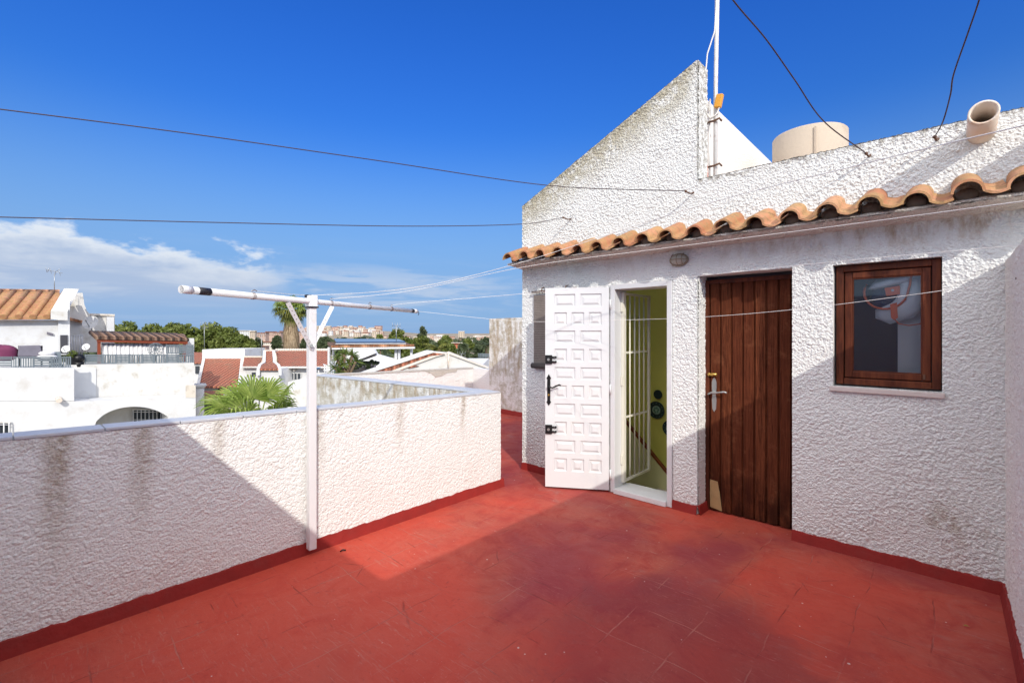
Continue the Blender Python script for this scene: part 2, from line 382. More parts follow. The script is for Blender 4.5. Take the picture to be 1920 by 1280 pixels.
M_CLAYP = simple('spout_clay', (.74, .64, .54), .7, .1, 9, dirt=(.50, .25, .11), dscale=12)
M_WIRED = simple('dark_cable', (.05, .03, .04), .6, .2, 10)
M_WIREW = simple('white_clothesline', (.78, .76, .72), .5, .05, 10)
M_RUST = simple('rusty_iron', (.13, .07, .045), .8, .4, 60)
M_MARBLE = simple('pale_pink_marble', (.62, .54, .50), .45, .1, 9)
M_GREENW = simple('olive_green_paint', (.76, .73, .17), .8, .05, 3)
M_GREENL = simple('pale_olive_paint', (.72, .70, .36), .8, .05, 3)
M_RAILW = simple('varnished_rail', (.22, .05, .02), .35, .2, 12)
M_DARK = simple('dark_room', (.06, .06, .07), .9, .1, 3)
M_ROOMW = simple('pale_room_wall', (.55, .56, .60), .9, .05, 3)
M_PLATE = simple('blue_black_glaze', (.03, .05, .05), .25, .2, 20)
M_PLATE2 = simple('pale_glaze', (.30, .42, .34), .25, .2, 40)
M_MORT = simple('old_mortar', (.16, .12, .09), .95, .25, 14, bump=.9, bscale=40, dirt=(.12, .09, .07), dscale=9)
M_ROOFF = simple('roof_membrane', (.34, .15, .11), .9, .2, 3)
M_RAILG = simple('grey_fence_plastic', (.15, .18, .20), .6, .15, 5)
M_PURP = simple('purple_cover', (.16, .03, .08), .8, .2, 8)
M_CANV = simple('white_canvas', (.74, .73, .72), .9, .04, 4, bump=.4, bscale=6)
M_GREYC = simple('grey_cloth', (.16, .15, .18), .9, .2, 5)
M_WINDK = simple('far_window_glass', (.05, .06, .07), .15, .2, 2)
M_PINK = simple('far_pink_render', (.50, .35, .28), .9, .06, .6)
M_BEIGE = simple('far_beige_render', (.50, .42, .33), .9, .08, .6)
M_CREAMW = simple('far_cream_render', (.66, .60, .52), .9, .08, .6)
M_SOLAR = simple('solar_glass', (.05, .09, .18), .12, .2, 3, metal=.3)
M_ORANGE = simple('orange_leather', (.75, .13, .03), .55, .1, 20)
M_BAGW = simple('white_bag_cloth', (.86, .86, .87), .8, .06, 10)
M_BAGN = simple('navy_bag_cloth', (.02, .03, .07), .8, .1, 10)
M_GLOBE = simple('dusty_lamp_glass', (.42, .40, .34), .3, .1, 20)
M_LAMP = simple('lamp_metal', (.30, .24, .17), .5, .3, 30, metal=.4)
M_GRAVEL = simple('dark_soil', (.09, .08, .08), .95, .4, 8)
def glass_fn(n):
    n.b.inputs['Base Color'].default_value = (.80, .85, .88, 1); n.b.inputs['Roughness'].default_value = .03
    n.b.inputs['Specular IOR Level'].default_value = .5; n.b.inputs['IOR'].default_value = 1.52
    tr = n.new('ShaderNodeBsdfTransparent'); tr.inputs[0].default_value = (.95, .97, .98, 1)
    gl = n.new('ShaderNodeBsdfGlossy'); gl.inputs['Roughness'].default_value = .02; gl.inputs[0].default_value = (.95, .97, 1, 1)
    fr = n.new('ShaderNodeFresnel'); fr.inputs[0].default_value = 1.9
    mx = n.new('ShaderNodeMixShader'); n.links.new(n.math('ADD', fr.outputs[0], -.045, clamp=True), mx.inputs[0])
    n.links.new(tr.outputs[0], mx.inputs[1]); n.links.new(gl.outputs[0], mx.inputs[2]); n.links.new(mx.outputs[0], n.out.inputs[0])
M_GLASS = material('window_glass', glass_fn)
def leaf_mat(name, a, b, tr=.25, sc=1.5):
    def fn(n):
        c = n.mix(n.ramp(n.noise(n.pos, sc, 5, .7), .3, .7), a, b)
        oi = n.new('ShaderNodeNewGeometry').outputs['Random Per Island']
        c = n.mix(n.math('MULTIPLY', oi, .55), c, tuple(k*.5 for k in a))
        n.links.new(c, n.b.inputs['Base Color']); n.b.inputs['Roughness'].default_value = .55; n.b.inputs['Specular IOR Level'].default_value = .3
        t = n.new('ShaderNodeBsdfTranslucent'); n.links.new(c, t.inputs[0])
        m = n.new('ShaderNodeMixShader'); m.inputs[0].default_value = tr
        n.links.new(n.b.outputs[0], m.inputs[1]); n.links.new(t.outputs[0], m.inputs[2]); n.links.new(m.outputs[0], n.out.inputs[0])
    return material(name, fn)
M_PINE = leaf_mat('pine_needles', (.11, .15, .028), (.25, .28, .07), .2, .5)
M_BUSH = leaf_mat('bright_foliage', (.085, .12, .022), (.20, .23, .05), .25, .5)
M_OLIVE = leaf_mat('grey_green_foliage', (.07, .10, .045), (.15, .18, .09), .2, .5)
M_FAN = leaf_mat('fan_palm_leaf', (.17, .27, .035), (.40, .47, .12), .35, 5)
M_FANF = leaf_mat('old_palm_leaf', (.12, .15, .025), (.28, .27, .06), .25, 2)
M_YUC = leaf_mat('yucca_leaf', (.06, .13, .02), (.22, .26, .06), .25, 4)
M_SKIRTP = leaf_mat('dead_palm_fronds', (.30, .21, .12), (.52, .40, .26), .1, 3)
M_TRUNK = simple('bark', (.16, .11, .07), .95, .3, 6)
M_GROUND = simple('dusty_ground', (.30, .25, .18), .95, .2, .2, dirt=(.12, .13, .06), dscale=.03)

# ------------------------------------------------------------------ stucco relief: real lumps on a wall face
def hash2(i, j, s):
    h = np.sin(i*127.1+j*311.7+s*74.7)*43758.5453
    return h-np.floor(h)
def vnoise(u, v, s):
    i, j = np.floor(u), np.floor(v); a, b = u-i, v-j; a = a*a*(3-2*a); b = b*b*(3-2*b)
    return (hash2(i, j, s)*(1-a)+hash2(i+1, j, s)*a)*(1-b)+(hash2(i, j+1, s)*(1-a)+hash2(i+1, j+1, s)*a)*b
def lumps(u, v, s):
    wu = u+.35*(vnoise(u*.8, v*.8, s+9)-.5); wv = v+.35*(vnoise(u*.8, v*.8, s+5)-.5)
    i, j = np.floor(wu), np.floor(wv); out = np.zeros_like(u)
    for a in (-1, 0, 1):
        for b in (-1, 0, 1):
            cx = i+a+hash2(i+a, j+b, s); cy = j+b+hash2(i+a, j+b, s+3); am = hash2(i+a, j+b, s+7)
            d = ((wu-cx)**2+(wv-cy)**2)/(.13+.34*am)
            out = np.maximum(out, np.clip((1-d)*1.9, 0, 1)*(.35+.65*am))
    return out
def relief(corners, nrm, res=.009, amp=.006, cell=.026, seed=1, base=.002):
    """bilinear patch c00,c10,c11,c01 with lumps along nrm"""
    c = [np.array(p, float) for p in corners]; nrm = np.array(nrm, float)
    L = max(np.linalg.norm(c[1]-c[0]), np.linalg.norm(c[2]-c[3])); K = max(np.linalg.norm(c[3]-c[0]), np.linalg.norm(c[2]-c[1]))
    nu, nv = max(2, int(L/res)), max(2, int(K/res))
    a, b = np.meshgrid(np.linspace(0, 1, nu+1), np.linspace(0, 1, nv+1), indexing='ij'); a = a[..., None]; b = b[..., None]
    p = (c[0]*(1-a)+c[1]*a)*(1-b)+(c[3]*(1-a)+c[2]*a)*b
    u = (p[..., 0]+p[..., 1])/cell; v = p[..., 2]/cell
    h = lumps(u, v, seed)*(.25+.6*vnoise(u*.13, v*.13, seed+2))+.42*lumps(u*1.75+3, v*1.75, seed+4)+.30*vnoise(u*3.1, v*3.1, seed)
    p = p+nrm*(base+np.clip(h, 0, 2)[..., None]*amp)
    idx = np.arange((nu+1)*(nv+1)).reshape(nu+1, nv+1)
    q = np.stack([idx[:-1, :-1], idx[1:, :-1], idx[1:, 1:], idx[:-1, 1:]], -1).reshape(-1, 4)
    e1 = c[1]-c[0]; e2 = c[3]-c[0]
    if np.dot(np.cross(e1, e2), nrm) < 0: q = q[:, ::-1]
    return p.reshape(-1, 3), q
def relief_obj(name, mat, parent, patches, solid=None, seed=1, **kw):
    V = []; Q = []; off = 0
    for pc, nr in patches:
        p, q = relief(pc, nr, seed=seed, **kw); V.append(p); Q.append(q+off); off += len(p)
    V = np.concatenate(V); Q = np.concatenate(Q)
    nq = len(Q); loops = Q.reshape(-1).tolist(); starts = (np.arange(nq)*4).tolist(); tot = [4]*nq
    if solid:
        b = len(V); V = np.concatenate([V, np.array([tuple(p) for p in solid.v], float)])
        for t in solid.f:
            starts.append(len(loops)); tot.append(len(t)); loops += [k+b for k in t]
    if parent: V = V-np.array(parent.location)
    me = bpy.data.meshes.new(name); me.vertices.add(len(V)); me.vertices.foreach_set('co', V.reshape(-1))
    me.loops.add(len(loops)); me.loops.foreach_set('vertex_index', loops)
    me.polygons.add(len(starts)); me.polygons.foreach_set('loop_start', starts); me.polygons.foreach_set('loop_total', tot)
    me.update(calc_edges=True); me.validate()
    me.polygons.foreach_set('use_smooth', [True]*nq+[False]*(len(me.polygons)-nq))
    me.materials.append(mat); me.update()
    o = bpy.data.objects.new(name, me); COL.objects.link(o)
    if parent: o.parent = parent
    return o

# ================================================================== SETTING
g = MB(); N = 48
# ground out to the horizon, with a gentle hill under the far town
def gz(x, y):
    p = Vector((x, y, 0)); d = p.dot(FWD); r = p.dot(RGT)
    h = 9.5*math.exp(-((d-620)/170)**2-((r+195)/105)**2)+4.5*math.exp(-((d-620)/150)**2-((r+330)/120)**2)
    return -5.6+h
ext = [-4500, -2500, -1500]+[-1200+40*i for i in range(61)]+[1500, 2500, 4500]
vs = [(x, y, gz(x, y)) for x in ext for y in ext]; n_ = len(ext)
g.add(vs, [(i*n_+j, (i+1)*n_+j, (i+1)*n_+j+1, i*n_+j+1) for i in range(n_-1) for j in range(n_-1)], True)
tag(g.build('ground', M_GROUND), kind='structure')
FX = -3.45; FY = 3.9          # facade corner and plane
XR = .255                     # inner face of the right hand wall
XP = -3.2                     # inner face of the long parapet
YB = -.30                     # inner face of the wall behind the camera
YL = 3.12                     # courtyard-side face of the second parapet arm
fl = MB()
fl.prism([(XP-.04, YB-.02, 0), (XR+.04, YB-.02, 0), (XR+.04, FY+.03, 0), (FX-.02, FY+.03, 0), (FX-.02, 6.4, 0), (-6.98, 6.4, 0), (-6.98, YL+.02, 0), (XP-.04, YL+.02, 0)][::-1], (0, 0, -.14))
fl.box((FX-.02, FY+.03, -.14), (XR+.04, FY+.22, 0))
tag(fl.build('floor', M_FLOOR), kind='structure')

# ------------------------------------------------------------------ parapets
def ptop(y): return 1.0-(.085)*(y/3.12)
pw = thing('parapet_wall', 'long white stucco parapet in front, rust-stained below its grey-blue coping', 'wall', (XP, 1.2, 0))
t0, t1 = ptop(YB), ptop(YL)
sol = MB().prism([(XP, YB, -5.6), (XP, YL+.17, -5.6), (XP, YL+.17, t1), (XP, YB, t0)], (-.13, 0, 0))
relief_obj('wall', M_PAR, pw, [([(XP, YB, 0), (XP, YL+.17, 0), (XP, YL+.17, t1), (XP, YB, t0)], (1, 0, 0)),
                               ([(XP, YL+.17, 0), (XP-.13, YL+.17, 0), (XP-.13, YL+.17, t1), (XP, YL+.17, t1)], (0, 1, 0))], sol, seed=3, cell=.0225, amp=.0050, res=.0060)
def coping(parent, a, b, w, za, zb, n, over=.010, th=.016):
    """row of separate ceramic pieces from a to b (2D), width w to the left of a->b"""
    a = Vector((*a, 0)); b = Vector((*b, 0)); d = (b-a).normalized(); nrm = Vector((-d.y, d.x, 0)); L = (b-a).length; m = MB()
    for i in range(n):
        s0, s1 = i*L/n+.002, (i+1)*L/n-.002
        z0, z1 = za+(zb-za)*s0/L, za+(zb-za)*s1/L; j = random.uniform(-.0015, .0015)
        p = [a+d*s0-nrm*over+UP*(z0+j), a+d*s1-nrm*over+UP*(z1+j), a+d*s1+nrm*(w+over)+UP*(z1+j), a+d*s0+nrm*(w+over)+UP*(z0+j)]
        m.prism(p[::-1], (0, 0, 0)) if 0 else m.add(p+[q+UP*th for q in p], [(0, 3, 2, 1), (4, 5, 6, 7), (0, 1, 5, 4), (1, 2, 6, 5), (2, 3, 7, 6), (3, 0, 4, 7)])
    return m.build('coping', M_COP, parent, bevel=.003)
coping(pw, (XP, YB), (XP, YL+.16), .13, t0+.002, t1+.002, 11)
sk = MB()
def skirt(m, a, b, nrm, h=.065, th=.016, wob=.006, z=0):
    """painted skirting with a slightly uneven top edge"""
    a = Vector((*a, z)); b = Vector((*b, z)); nrm = Vector((*nrm, 0)); L = (b-a).length; n = max(2, int(L/.05))
    vs = []
    for i in range(n+1):
        p = a+(b-a)*i/n; hh = h+random.uniform(-wob, wob)
        vs += [p+nrm*(th+.012), p+nrm*th+UP*hh, p+UP*(hh+.004)]
    fs = [(i*3+k, (i+1)*3+k, (i+1)*3+k+1, i*3+k+1) for i in range(n) for k in (0, 1)]
    fs += [(0, 1, 2), (n*3, n*3+2, n*3+1)]
    m.add(vs, fs)
skirt(sk, (XP, YB), (XP, YL+.20), (1, 0), .075, .016)
skirt(sk, (XP+.016, YL+.17), (XP-.2, YL+.17), (0, 1), .07, .012)
sk.build('skirting', M_SKIRT, pw)

p2 = thing('parapet_wall', 'second parapet arm beyond the palm, grimy and streaked, meeting the front parapet in a corner', 'wall', (-5, YL, 0))
za, zb = t1, .86
sol = MB().prism([(XP-.132, YL, -5.6), (-6.9, YL, -5.6), (-6.9, YL, zb), (XP-.132, YL, za)], (0, .17, 0))
relief_obj('wall', M_GRM, p2, [([(-6.9, YL, .2), (XP-.132, YL, .2), (XP-.132, YL, za), (-6.9, YL, zb)], (0, -1, 0))], sol, seed=5, res=.018, cell=.036, amp=.008)
coping(p2, (-6.9, YL), (XP-.155, YL), .17, zb+.002, za+.002, 11)
p3 = thing('parapet_wall', 'low sunlit white parapet at the back, stained and chipped along its top', 'wall', (-6.9, 5, 0))
sol = MB().prism([(-6.9, YL+.005, -5.6), (-6.9, 6.3, -5.6), (-6.9, 6.3, .79), (-6.9, YL+.005, .845)], (-.16, 0, 0))
relief_obj('wall', M_GRM if 0 else M_STU, p3, [([(-6.9, YL+.18, 0), (-6.9, 6.3, 0), (-6.9, 6.3, .79), (-6.9, YL+.18, .842)], (1, 0, 0))], sol, seed=6, res=.022, cell=.045, amp=.008)
m = MB(); m.prism([(-6.885, YL+.2, .846), (-6.885, 6.31, .792), (-6.885, 6.31, .812), (-6.885, YL+.2, .866)], (-.19, 0, 0))
# chipped cement patch hanging over the face
ca = Vector((-6.885, 5.15, .80)); m.prism([ca, ca+Vector((0, .12, -.035)), ca+Vector((0, .22, -.11)), ca+Vector((0, .36, -.10)), ca+Vector((0, .50, -.05)), ca+Vector((0, .72, -.045)), ca+Vector((0, .75, 0))], (-.012, 0, 0))
m.build('coping', simple('old_cement_coping', (.48, .45, .40), .9, .2, 6, bump=.5, bscale=30, dirt=(.30, .26, .20), dscale=6), p3)
p4 = thing('back_wall', 'tall weathered white wall closing the passage, its upper part grimy with lichen', 'wall', (-6, 6.3, 0))
sol = MB().prism([(-6.42, 6.3, -5.6), (-4.4, 6.3, -5.6), (-4.4, 6.3, 1.79), (-6.42, 6.3, 1.77)], (0, .2, 0))
relief_obj('wall', M_GRM, p4, [([(-6.42, 6.3, 0), (-4.4, 6.3, 0), (-4.4, 6.3, 1.79), (-6.42, 6.3, 1.77)], (0, -1, 0))], sol, seed=8, res=.022, cell=.04, amp=.006)
m = MB().box((-6.9, 6.302, -5.6), (-6.422, 6.46, .80)); m.build('low_wall', M_STU, p4)
m = MB(); skirt(m, (-6.9, 6.295), (-4.4, 6.295), (0, -1), .08); m.build('skirting', M_SKIRT, p4)

rw = thing('side_wall', 'white stucco wall at the right edge of the terrace, its red skirting in shade', 'wall', (XR, 1.5, 0))
ZR = 1.91
sol = MB().prism([(XR, YB-.2, -5.6), (XR, FY-.002, -5.6), (XR, FY-.002, ZR), (XR, YB-.2, ZR)], (.2, 0, 0))
relief_obj('wall', M_SIDE, rw, [([(XR, 2.4, 0), (XR, FY, 0), (XR, FY, ZR), (XR, 2.4, ZR)], (-1, 0, 0))], sol, seed=9, res=.006, cell=.020, amp=.0085)
m = MB(); skirt(m, (XR-.004, FY), (XR-.004, YB), (-1, 0), .07); m.build('skirting', M_SKIRT, rw)
bw = thing('rear_wall', 'white wall behind the viewpoint that shades the near terrace', 'wall', (-1.5, YB, 0))
HB = 2.02
MB().box((XP-.17, YB-.2, -5.6), (XR-.001, YB-.001, HB)).build('wall', M_SIDE, bw)
MB().box((XR+.201, YB-.2, -5.6), (3.2, YB-.001, HB)).build('wall', M_SIDE, bw)
MB().box((XR-.0005, YB-.199, ZR+.001), (XR+.2005, YB-.002, HB-.001)).build('wall', M_SIDE, bw)
m = MB(); skirt(m, (XP, YB+.004), (XR, YB+.004), (0, 1), .07); m.build('skirting', M_SKIRT, bw)

# ================================================================== THE ROOFTOP HOUSE
house = thing('rooftop_house', 'white rough-stucco rooftop house with sloping gable parapet, clay tile eave, two doors and a window', 'house', (-1.5, FY, 0))
O1 = (-2.33, -1.725, 1.955)   # stair door opening
O2 = (-1.515, -.825, 1.975)   # plank door recess
WN = (-.577, -.020, 1.135, 1.968)
XE = 1.3; ZT = 2.765; GX = -1.515; TW = .20
def gtop(x): return 2.90+(x-FX)*.444
Y = FY; nf = (0, -1, 0)
def rect(x0, x1, z0, z1, zt1=None): return ([(x0, Y, z0), (x1, Y, z0), (x1, Y, z1 if zt1 is None else zt1), (x0, Y, z1)], nf)
ZS = 2.2
patches = [rect(FX, O1[0], 0, ZS), rect(O1[0], O1[1], O1[2], ZS), rect(O1[1], O2[0], 0, ZS), rect(O2[0], O2[1], O2[2], ZS),
           rect(O2[1], WN[0], 0, ZS), rect(WN[0], WN[1], 0, WN[2]), rect(WN[0], WN[1], WN[3], ZS), rect(WN[1], .33, 0, ZS),
           rect(FX, GX, ZS, gtop(FX), gtop(GX)), rect(GX, .50, ZS, ZT),
           ([(GX, Y, 2.6), (GX, Y+TW, 2.6), (GX, Y+TW, gtop(GX)), (GX, Y, gtop(GX))], (1, 0, 0)),
           ([(FX, Y, gtop(FX)), (GX, Y, gtop(GX)), (GX, Y+TW, gtop(GX)), (FX, Y+TW, gtop(FX))], (-.4, 0, .9)),
           ([(GX, Y, ZT), (.50, Y, ZT), (.50, Y+TW, ZT), (GX, Y+TW, ZT)], (0, 0, 1)),
           ([(O2[0], Y, 0), (O2[0], Y+TW-.01, 0), (O2[0], Y+TW-.01, O2[2]), (O2[0], Y, O2[2])], (1, 0, 0))]
sol = MB()
def sbox(x0, x1, z0, z1, zt1=None): sol.prism([(x0, Y, z0), (x1, Y, z0), (x1, Y, z1 if zt1 is None else zt1), (x0, Y, z1)], (0, TW, 0))
sbox(FX, O1[0], -.3, ZS); sbox(O1[0], O1[1], O1[2], ZS); sbox(O1[1], O2[0], -.3, ZS); sbox(O2[0], O2[1], O2[2], ZS)
sbox(O2[1], WN[0], -.3, ZS); sbox(WN[0], WN[1], -.3, WN[2]); sbox(WN[0], WN[1], WN[3], ZS); sbox(WN[1], XE, -.3, ZS)
sbox(FX, GX, ZS, gtop(FX), gtop(GX)); sbox(GX, XE, ZS, ZT)
relief_obj('wall', M_FAC, house, patches, sol, seed=1, res=.0054, cell=.0190, amp=.0088)
# body of the building behind the facade
m = MB(); y1 = FY+TW+.001
m.box((FX, y1, -5.6), (FX+.15, 7.8, 2.85)); m.box((FX+.15, 7.65, -5.6), (XE, 7.8, 2.7)); m.box((XE-.15, y1, -5.6), (XE, 7.65, 2.7))
m.build('side_and_rear_walls', M_STU, house)
m = MB(); m.box((FX+.151, 5.2, -5.6), (XE-.151, 5.3, 2.45)).build('inner_wall', M_ROOMW, house)
m = MB(); m.box((FX, FY+.04, -5.6), (XE, FY+.199, -.302)); m.build('lower_wall', M_STU, house)
# flat roof (the part behind the gable slopes up to the right)
m = MB(); m.box((GX, y1, 2.46), (XE-.151, 7.64, 2.54)); m.build('roof', M_ROOFF, house)
MB().prism([(FX+.02, y1+1.0, 2.80), (GX-.23, y1+1.0, 3.44), (GX-.23, y1+1.0, 3.50), (FX+.02, y1+1.0, 2.88)], (0, 2.4, 0)).build('roof', M_TILE, house)
MB().prism([(FX+.16, FY+TW+.01, 2.86), (GX-.24, FY+TW+.01, 3.45), (GX-.24, FY+TW+.01, 3.46), (FX+.16, FY+TW+.01, 2.87)], (0, .96, 0)).build('added_skylight', M_GLASS, house)  # unseen roof opening, added to let sky light down into the stairwell
# high side wall rising behind the mast with tile ends along its top
m = MB(); m.box((GX-.22, y1+.001, 2.3), (GX-.035, 7.6, 3.555)); m.build('high_side_wall', M_SIDE, house)
m = MB(); m.prism([(GX-.034, y1+.001, ZT-.3), (GX-.034, y1+.05, ZT-.3), (GX-.034, y1+.05, ZT+.12), (GX-.034, y1+.03, ZT+.19), (GX-.034, y1+.001, ZT+.22)], (.03, 0, 0)); m.build('bare_patch', simple('bare_brick', (.52, .20, .13), .9, .2, 20), house)
MB().box((GX+.03, y1+.001, 2.541), (XE-.16, y1+.30, ZT-.03)).build('parapet_backing', M_STU, house)

# eave tiles --------------------------------------------------------
PIT = .2185; YE = FY-.285
def eave():
    m = MB(); x = FX-.03; k = 0
    prof = []
    for i in range(13): a = math.pi*(1-i/12); prof.append((.070+.070*math.cos(a), .070*math.sin(a)))
    for i in range(1, 9):
        t = i/8; prof.append((.140+t*.088, -.014*math.sin(math.pi*t)-.004*t))
    while x < XE-.1:
        yo = random.uniform(-.016, .018); zo = random.uniform(-.007, .009); tw = random.uniform(-.016, .016); th = .013
        top, bot = [], []
        pn = []
        for i, (u, w) in enumerate(prof):
            a = prof[max(i-1, 0)]; b = prof[min(i+1, len(prof)-1)]; d = Vector((b[0]-a[0], b[1]-a[1])).normalized(); pn.append((-d.y, d.x))
        vs = []
        for s in (0, .5, 1):
            yy = YE+yo+s*.36; zz = 2.268+zo+s*.135
            for (u, w), (nx, nz) in zip(prof, pn):
                sc = 1-.06*s
                vs.append((x+(u-.09)*sc+.09+tw*s, yy, zz+w*sc)); vs.append((x+(u-nx*th-.09)*sc+.09+tw*s, yy, zz+(w-nz*th)*sc))
        n = len(prof); fs = []
        for s in (0, 1):
            o = s*2*n; q = (s+1)*2*n
            for i in range(n-1):
                fs.append((o+2*i, o+2*i+2, q+2*i+2, q+2*i)); fs.append((o+2*i+1, q+2*i+1, q+2*i+3, o+2*i+3))
        b0 = len(m.v); m.add(vs, fs, True)
        m.add([vs[j] for j in range(2*n)], [(2*i, 2*i+1, 2*i+3, 2*i+2) for i in range(n-1)])
        m.add([vs[0], vs[1], vs[2*n], vs[2*n+1]], [(0, 2, 3, 1)]); m.add([vs[2*n-2], vs[2*n-1], vs[4*n-2], vs[4*n-1]], [(0, 1, 3, 2)])
        x += PIT; k += 1
    return m
eave().build('eave_tiles', M_TILE, house)
# mortar bed under the tiles, sloping back to the wall
m = MB(); n = 110
xs = [FX-.02+(XE-FX)*i/n for i in range(n+1)]
vs = []
for x in xs:
    j = lambda a: random.uniform(-a, a)
    vs += [(x, FY, 2.318), (x, YE+.075+j(.008), 2.250+j(.003)), (x, YE+.055+j(.004), 2.240+j(.003)), (x, YE+.06+j(.004), 2.234+j(.003)), (x, FY-.10+j(.004), 2.225+j(.004)), (x, FY-.001, 2.21)]
m.add(vs, [(i*6+k, (i+1)*6+k, (i+1)*6+k+1, i*6+k+1) for i in range(n) for k in range(5)], True)
m.add(vs[:6], [(0, 1, 2, 3, 4, 5)])
relief_obj('eave_soffit', stucco('soffit_stucco', (.72, .68, .62), bump=1.0, dirty=1.5), house, [([(FX, YE+.055, 2.236), (.42, YE+.055, 2.236), (.42, FY, 2.205), (FX, FY, 2.205)], (0, -.2, -.98))], m, seed=12, res=.006, cell=.021, amp=.009)
m = MB(); k = 0; x = FX-.03
while x < XE-.1:
    MB().ball((x+.07, YE+.12, 2.285), .048, 10, 6, (1.1, .6, .9)).build('eave_mortar', M_MORT, house); x += PIT
# skirtings on the facade
for a, b in ((FX, -2.345), (O1[1]+.001, O2[0]), (O2[1], XR)):
    m = MB(); skirt(m, (a, FY-.004), (b, FY-.004), (0, -1), .068); m.build('skirting', M_SKIRT, house)
m = MB(); skirt(m, (O2[0]+.004, FY-.018), (O2[0]+.004, FY+.165), (1, 0), .068); m.build('skirting', M_SKIRT, house)
# drain spouts through the parapet
for xs_, lab in ((.148, None), (.60, None)):
    m = MB(); k = 24; ro, ri = .064, .053
    vs = []
    for yy, zz, rr in ((FY-.29, 2.697, ro), (FY-.29, 2.697, ri), (FY+.03, 2.670, ri), (FY+.03, 2.670, ro)):
        vs += [(xs_+rr*math.cos(2*math.pi*j/k), yy, zz+rr*math.sin(2*math.pi*j/k)) for j in range(k)]
    f = []
    for s in range(4):
        for j in range(k):
            a = s*k; b = ((s+1) % 4)*k
            f.append((a+j, a+(j+1) % k, b+(j+1) % k, b+j))
    m.add(vs, f, True); m.build('drain_spout', M_CLAYP, house)

# plank door --------------------------------------------------------
dr = bpy.data.objects.new('door', None)
def part_root(name, parent, loc):
    o = bpy.data.objects.new(name, None); COL.objects.link(o); o.parent = parent; o.location = Vector(loc)-parent.location; return o
YD = FY+.165
m = MB(); x0, x1 = O2[0]+.006, O2[1]-.004; zt = 1.945; n = 7; wd = (x1-x0-.07)/n
m.box((x0+.03, YD+.012, .012), (x1-.03, YD+.04, zt-.03))
for i in range(n):
    a = x0+.035+i*wd+.002; b = a+wd-.004
    jj = random.uniform(-.002, .002); m.prism([(a, YD+.012, .012), (a+.008, YD-.004+jj, .012), (b-.008, YD-.004+jj, .012), (b, YD+.012, .012)], (0, 0, zt-.045))
door2 = m.build('door', M_DOORW, house); door2['label'] = 'old dark brown plank door with a pale broken patch at its foot'
m = MB(); m.box((x0, YD-.012, .008), (x0+.032, YD+.045, zt)); m.box((x1-.032, YD-.012, .008), (x1, YD+.045, zt)); m.box((x0+.032, YD-.012, zt-.032), (x1-.032, YD+.045, zt))
m.build('frame', M_WINW, door2)
m = MB(); m.box((x0+.004, YD+.0455, zt+.003), (x1-.004, YD+.06, O2[2]+.02)); m.build('top_gap_board', M_DOORW, door2)
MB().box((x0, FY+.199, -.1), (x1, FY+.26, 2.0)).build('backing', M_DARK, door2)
hx = x0+.072
m = MB(); q = []
for u, w in ((-.015, -.125), (0, -.15), (.015, -.125), (.019, -.05), (.013, 0), (.019, .05), (.019, .10), (.012, .125), (0, .14), (-.012, .125), (-.019, .10), (-.019, .05), (-.013, 0), (-.019, -.05)): q.append((hx+u, YD-.001, .985+w))
m.prism(q, (0, -.006, 0)); m.tube([(hx, YD, 1.0), (hx, YD-.05, 1.0)], .011, 10); m.tube([(hx-.035, YD-.05, .985), (hx-.01, YD-.052, 1.0), (hx+.05, YD-.052, 1.005), (hx+.095, YD-.05, 1.015), (hx+.115, YD-.046, 1.008)], .008, 8)
m.build('handle', M_STEEL, door2)
m = MB(); m.tube([(hx-.035, YD-.018, 1.150), (hx+.025, YD-.018, 1.152)], .014, 10); m.ball((hx-.035, YD-.018, 1.150), .016, 10, 6)
m.build('bolt', M_BRASS, door2)
m = MB(); m.prism([(x0+.037, YD-.002, .03), (x0+.135, YD-.002, .015), (x0+.115, YD-.002, .17), (x0+.100, YD-.002, .255), (x0+.037, YD-.002, .262)], (0, -.004, 0)); m.build('patch', M_BOARD, door2)
for z in (.30, .95, 1.70): MB().tube([(x1-.020, YD-.018, z-.045), (x1-.020, YD-.018, z+.045)], .007, 8).build('hinge', M_RUST, door2)
# jamb & threshold of plank door: plain lintel edge
# stair doorway -----------------------------------------------------
m = MB(); a, b, zt1 = O1[0]+.002, O1[1]-.002, O1[2]-.003
m.box((a, FY-.022, 0.004), (a+.045, FY+.20, zt1)); m.box((b-.045, FY-.022, 0.004), (b, FY+.20, zt1)); m.box((a+.045, FY-.022, zt1-.045), (b-.045, FY+.20, zt1))
m.build('door_frame', M_WPAINT, house, bevel=.003)
MB().box((a+.046, FY-.045, .003), (b-.046, FY+.22, .048)).build('threshold', M_MARBLE if 0 else M_WMETAL, house, bevel=.004)

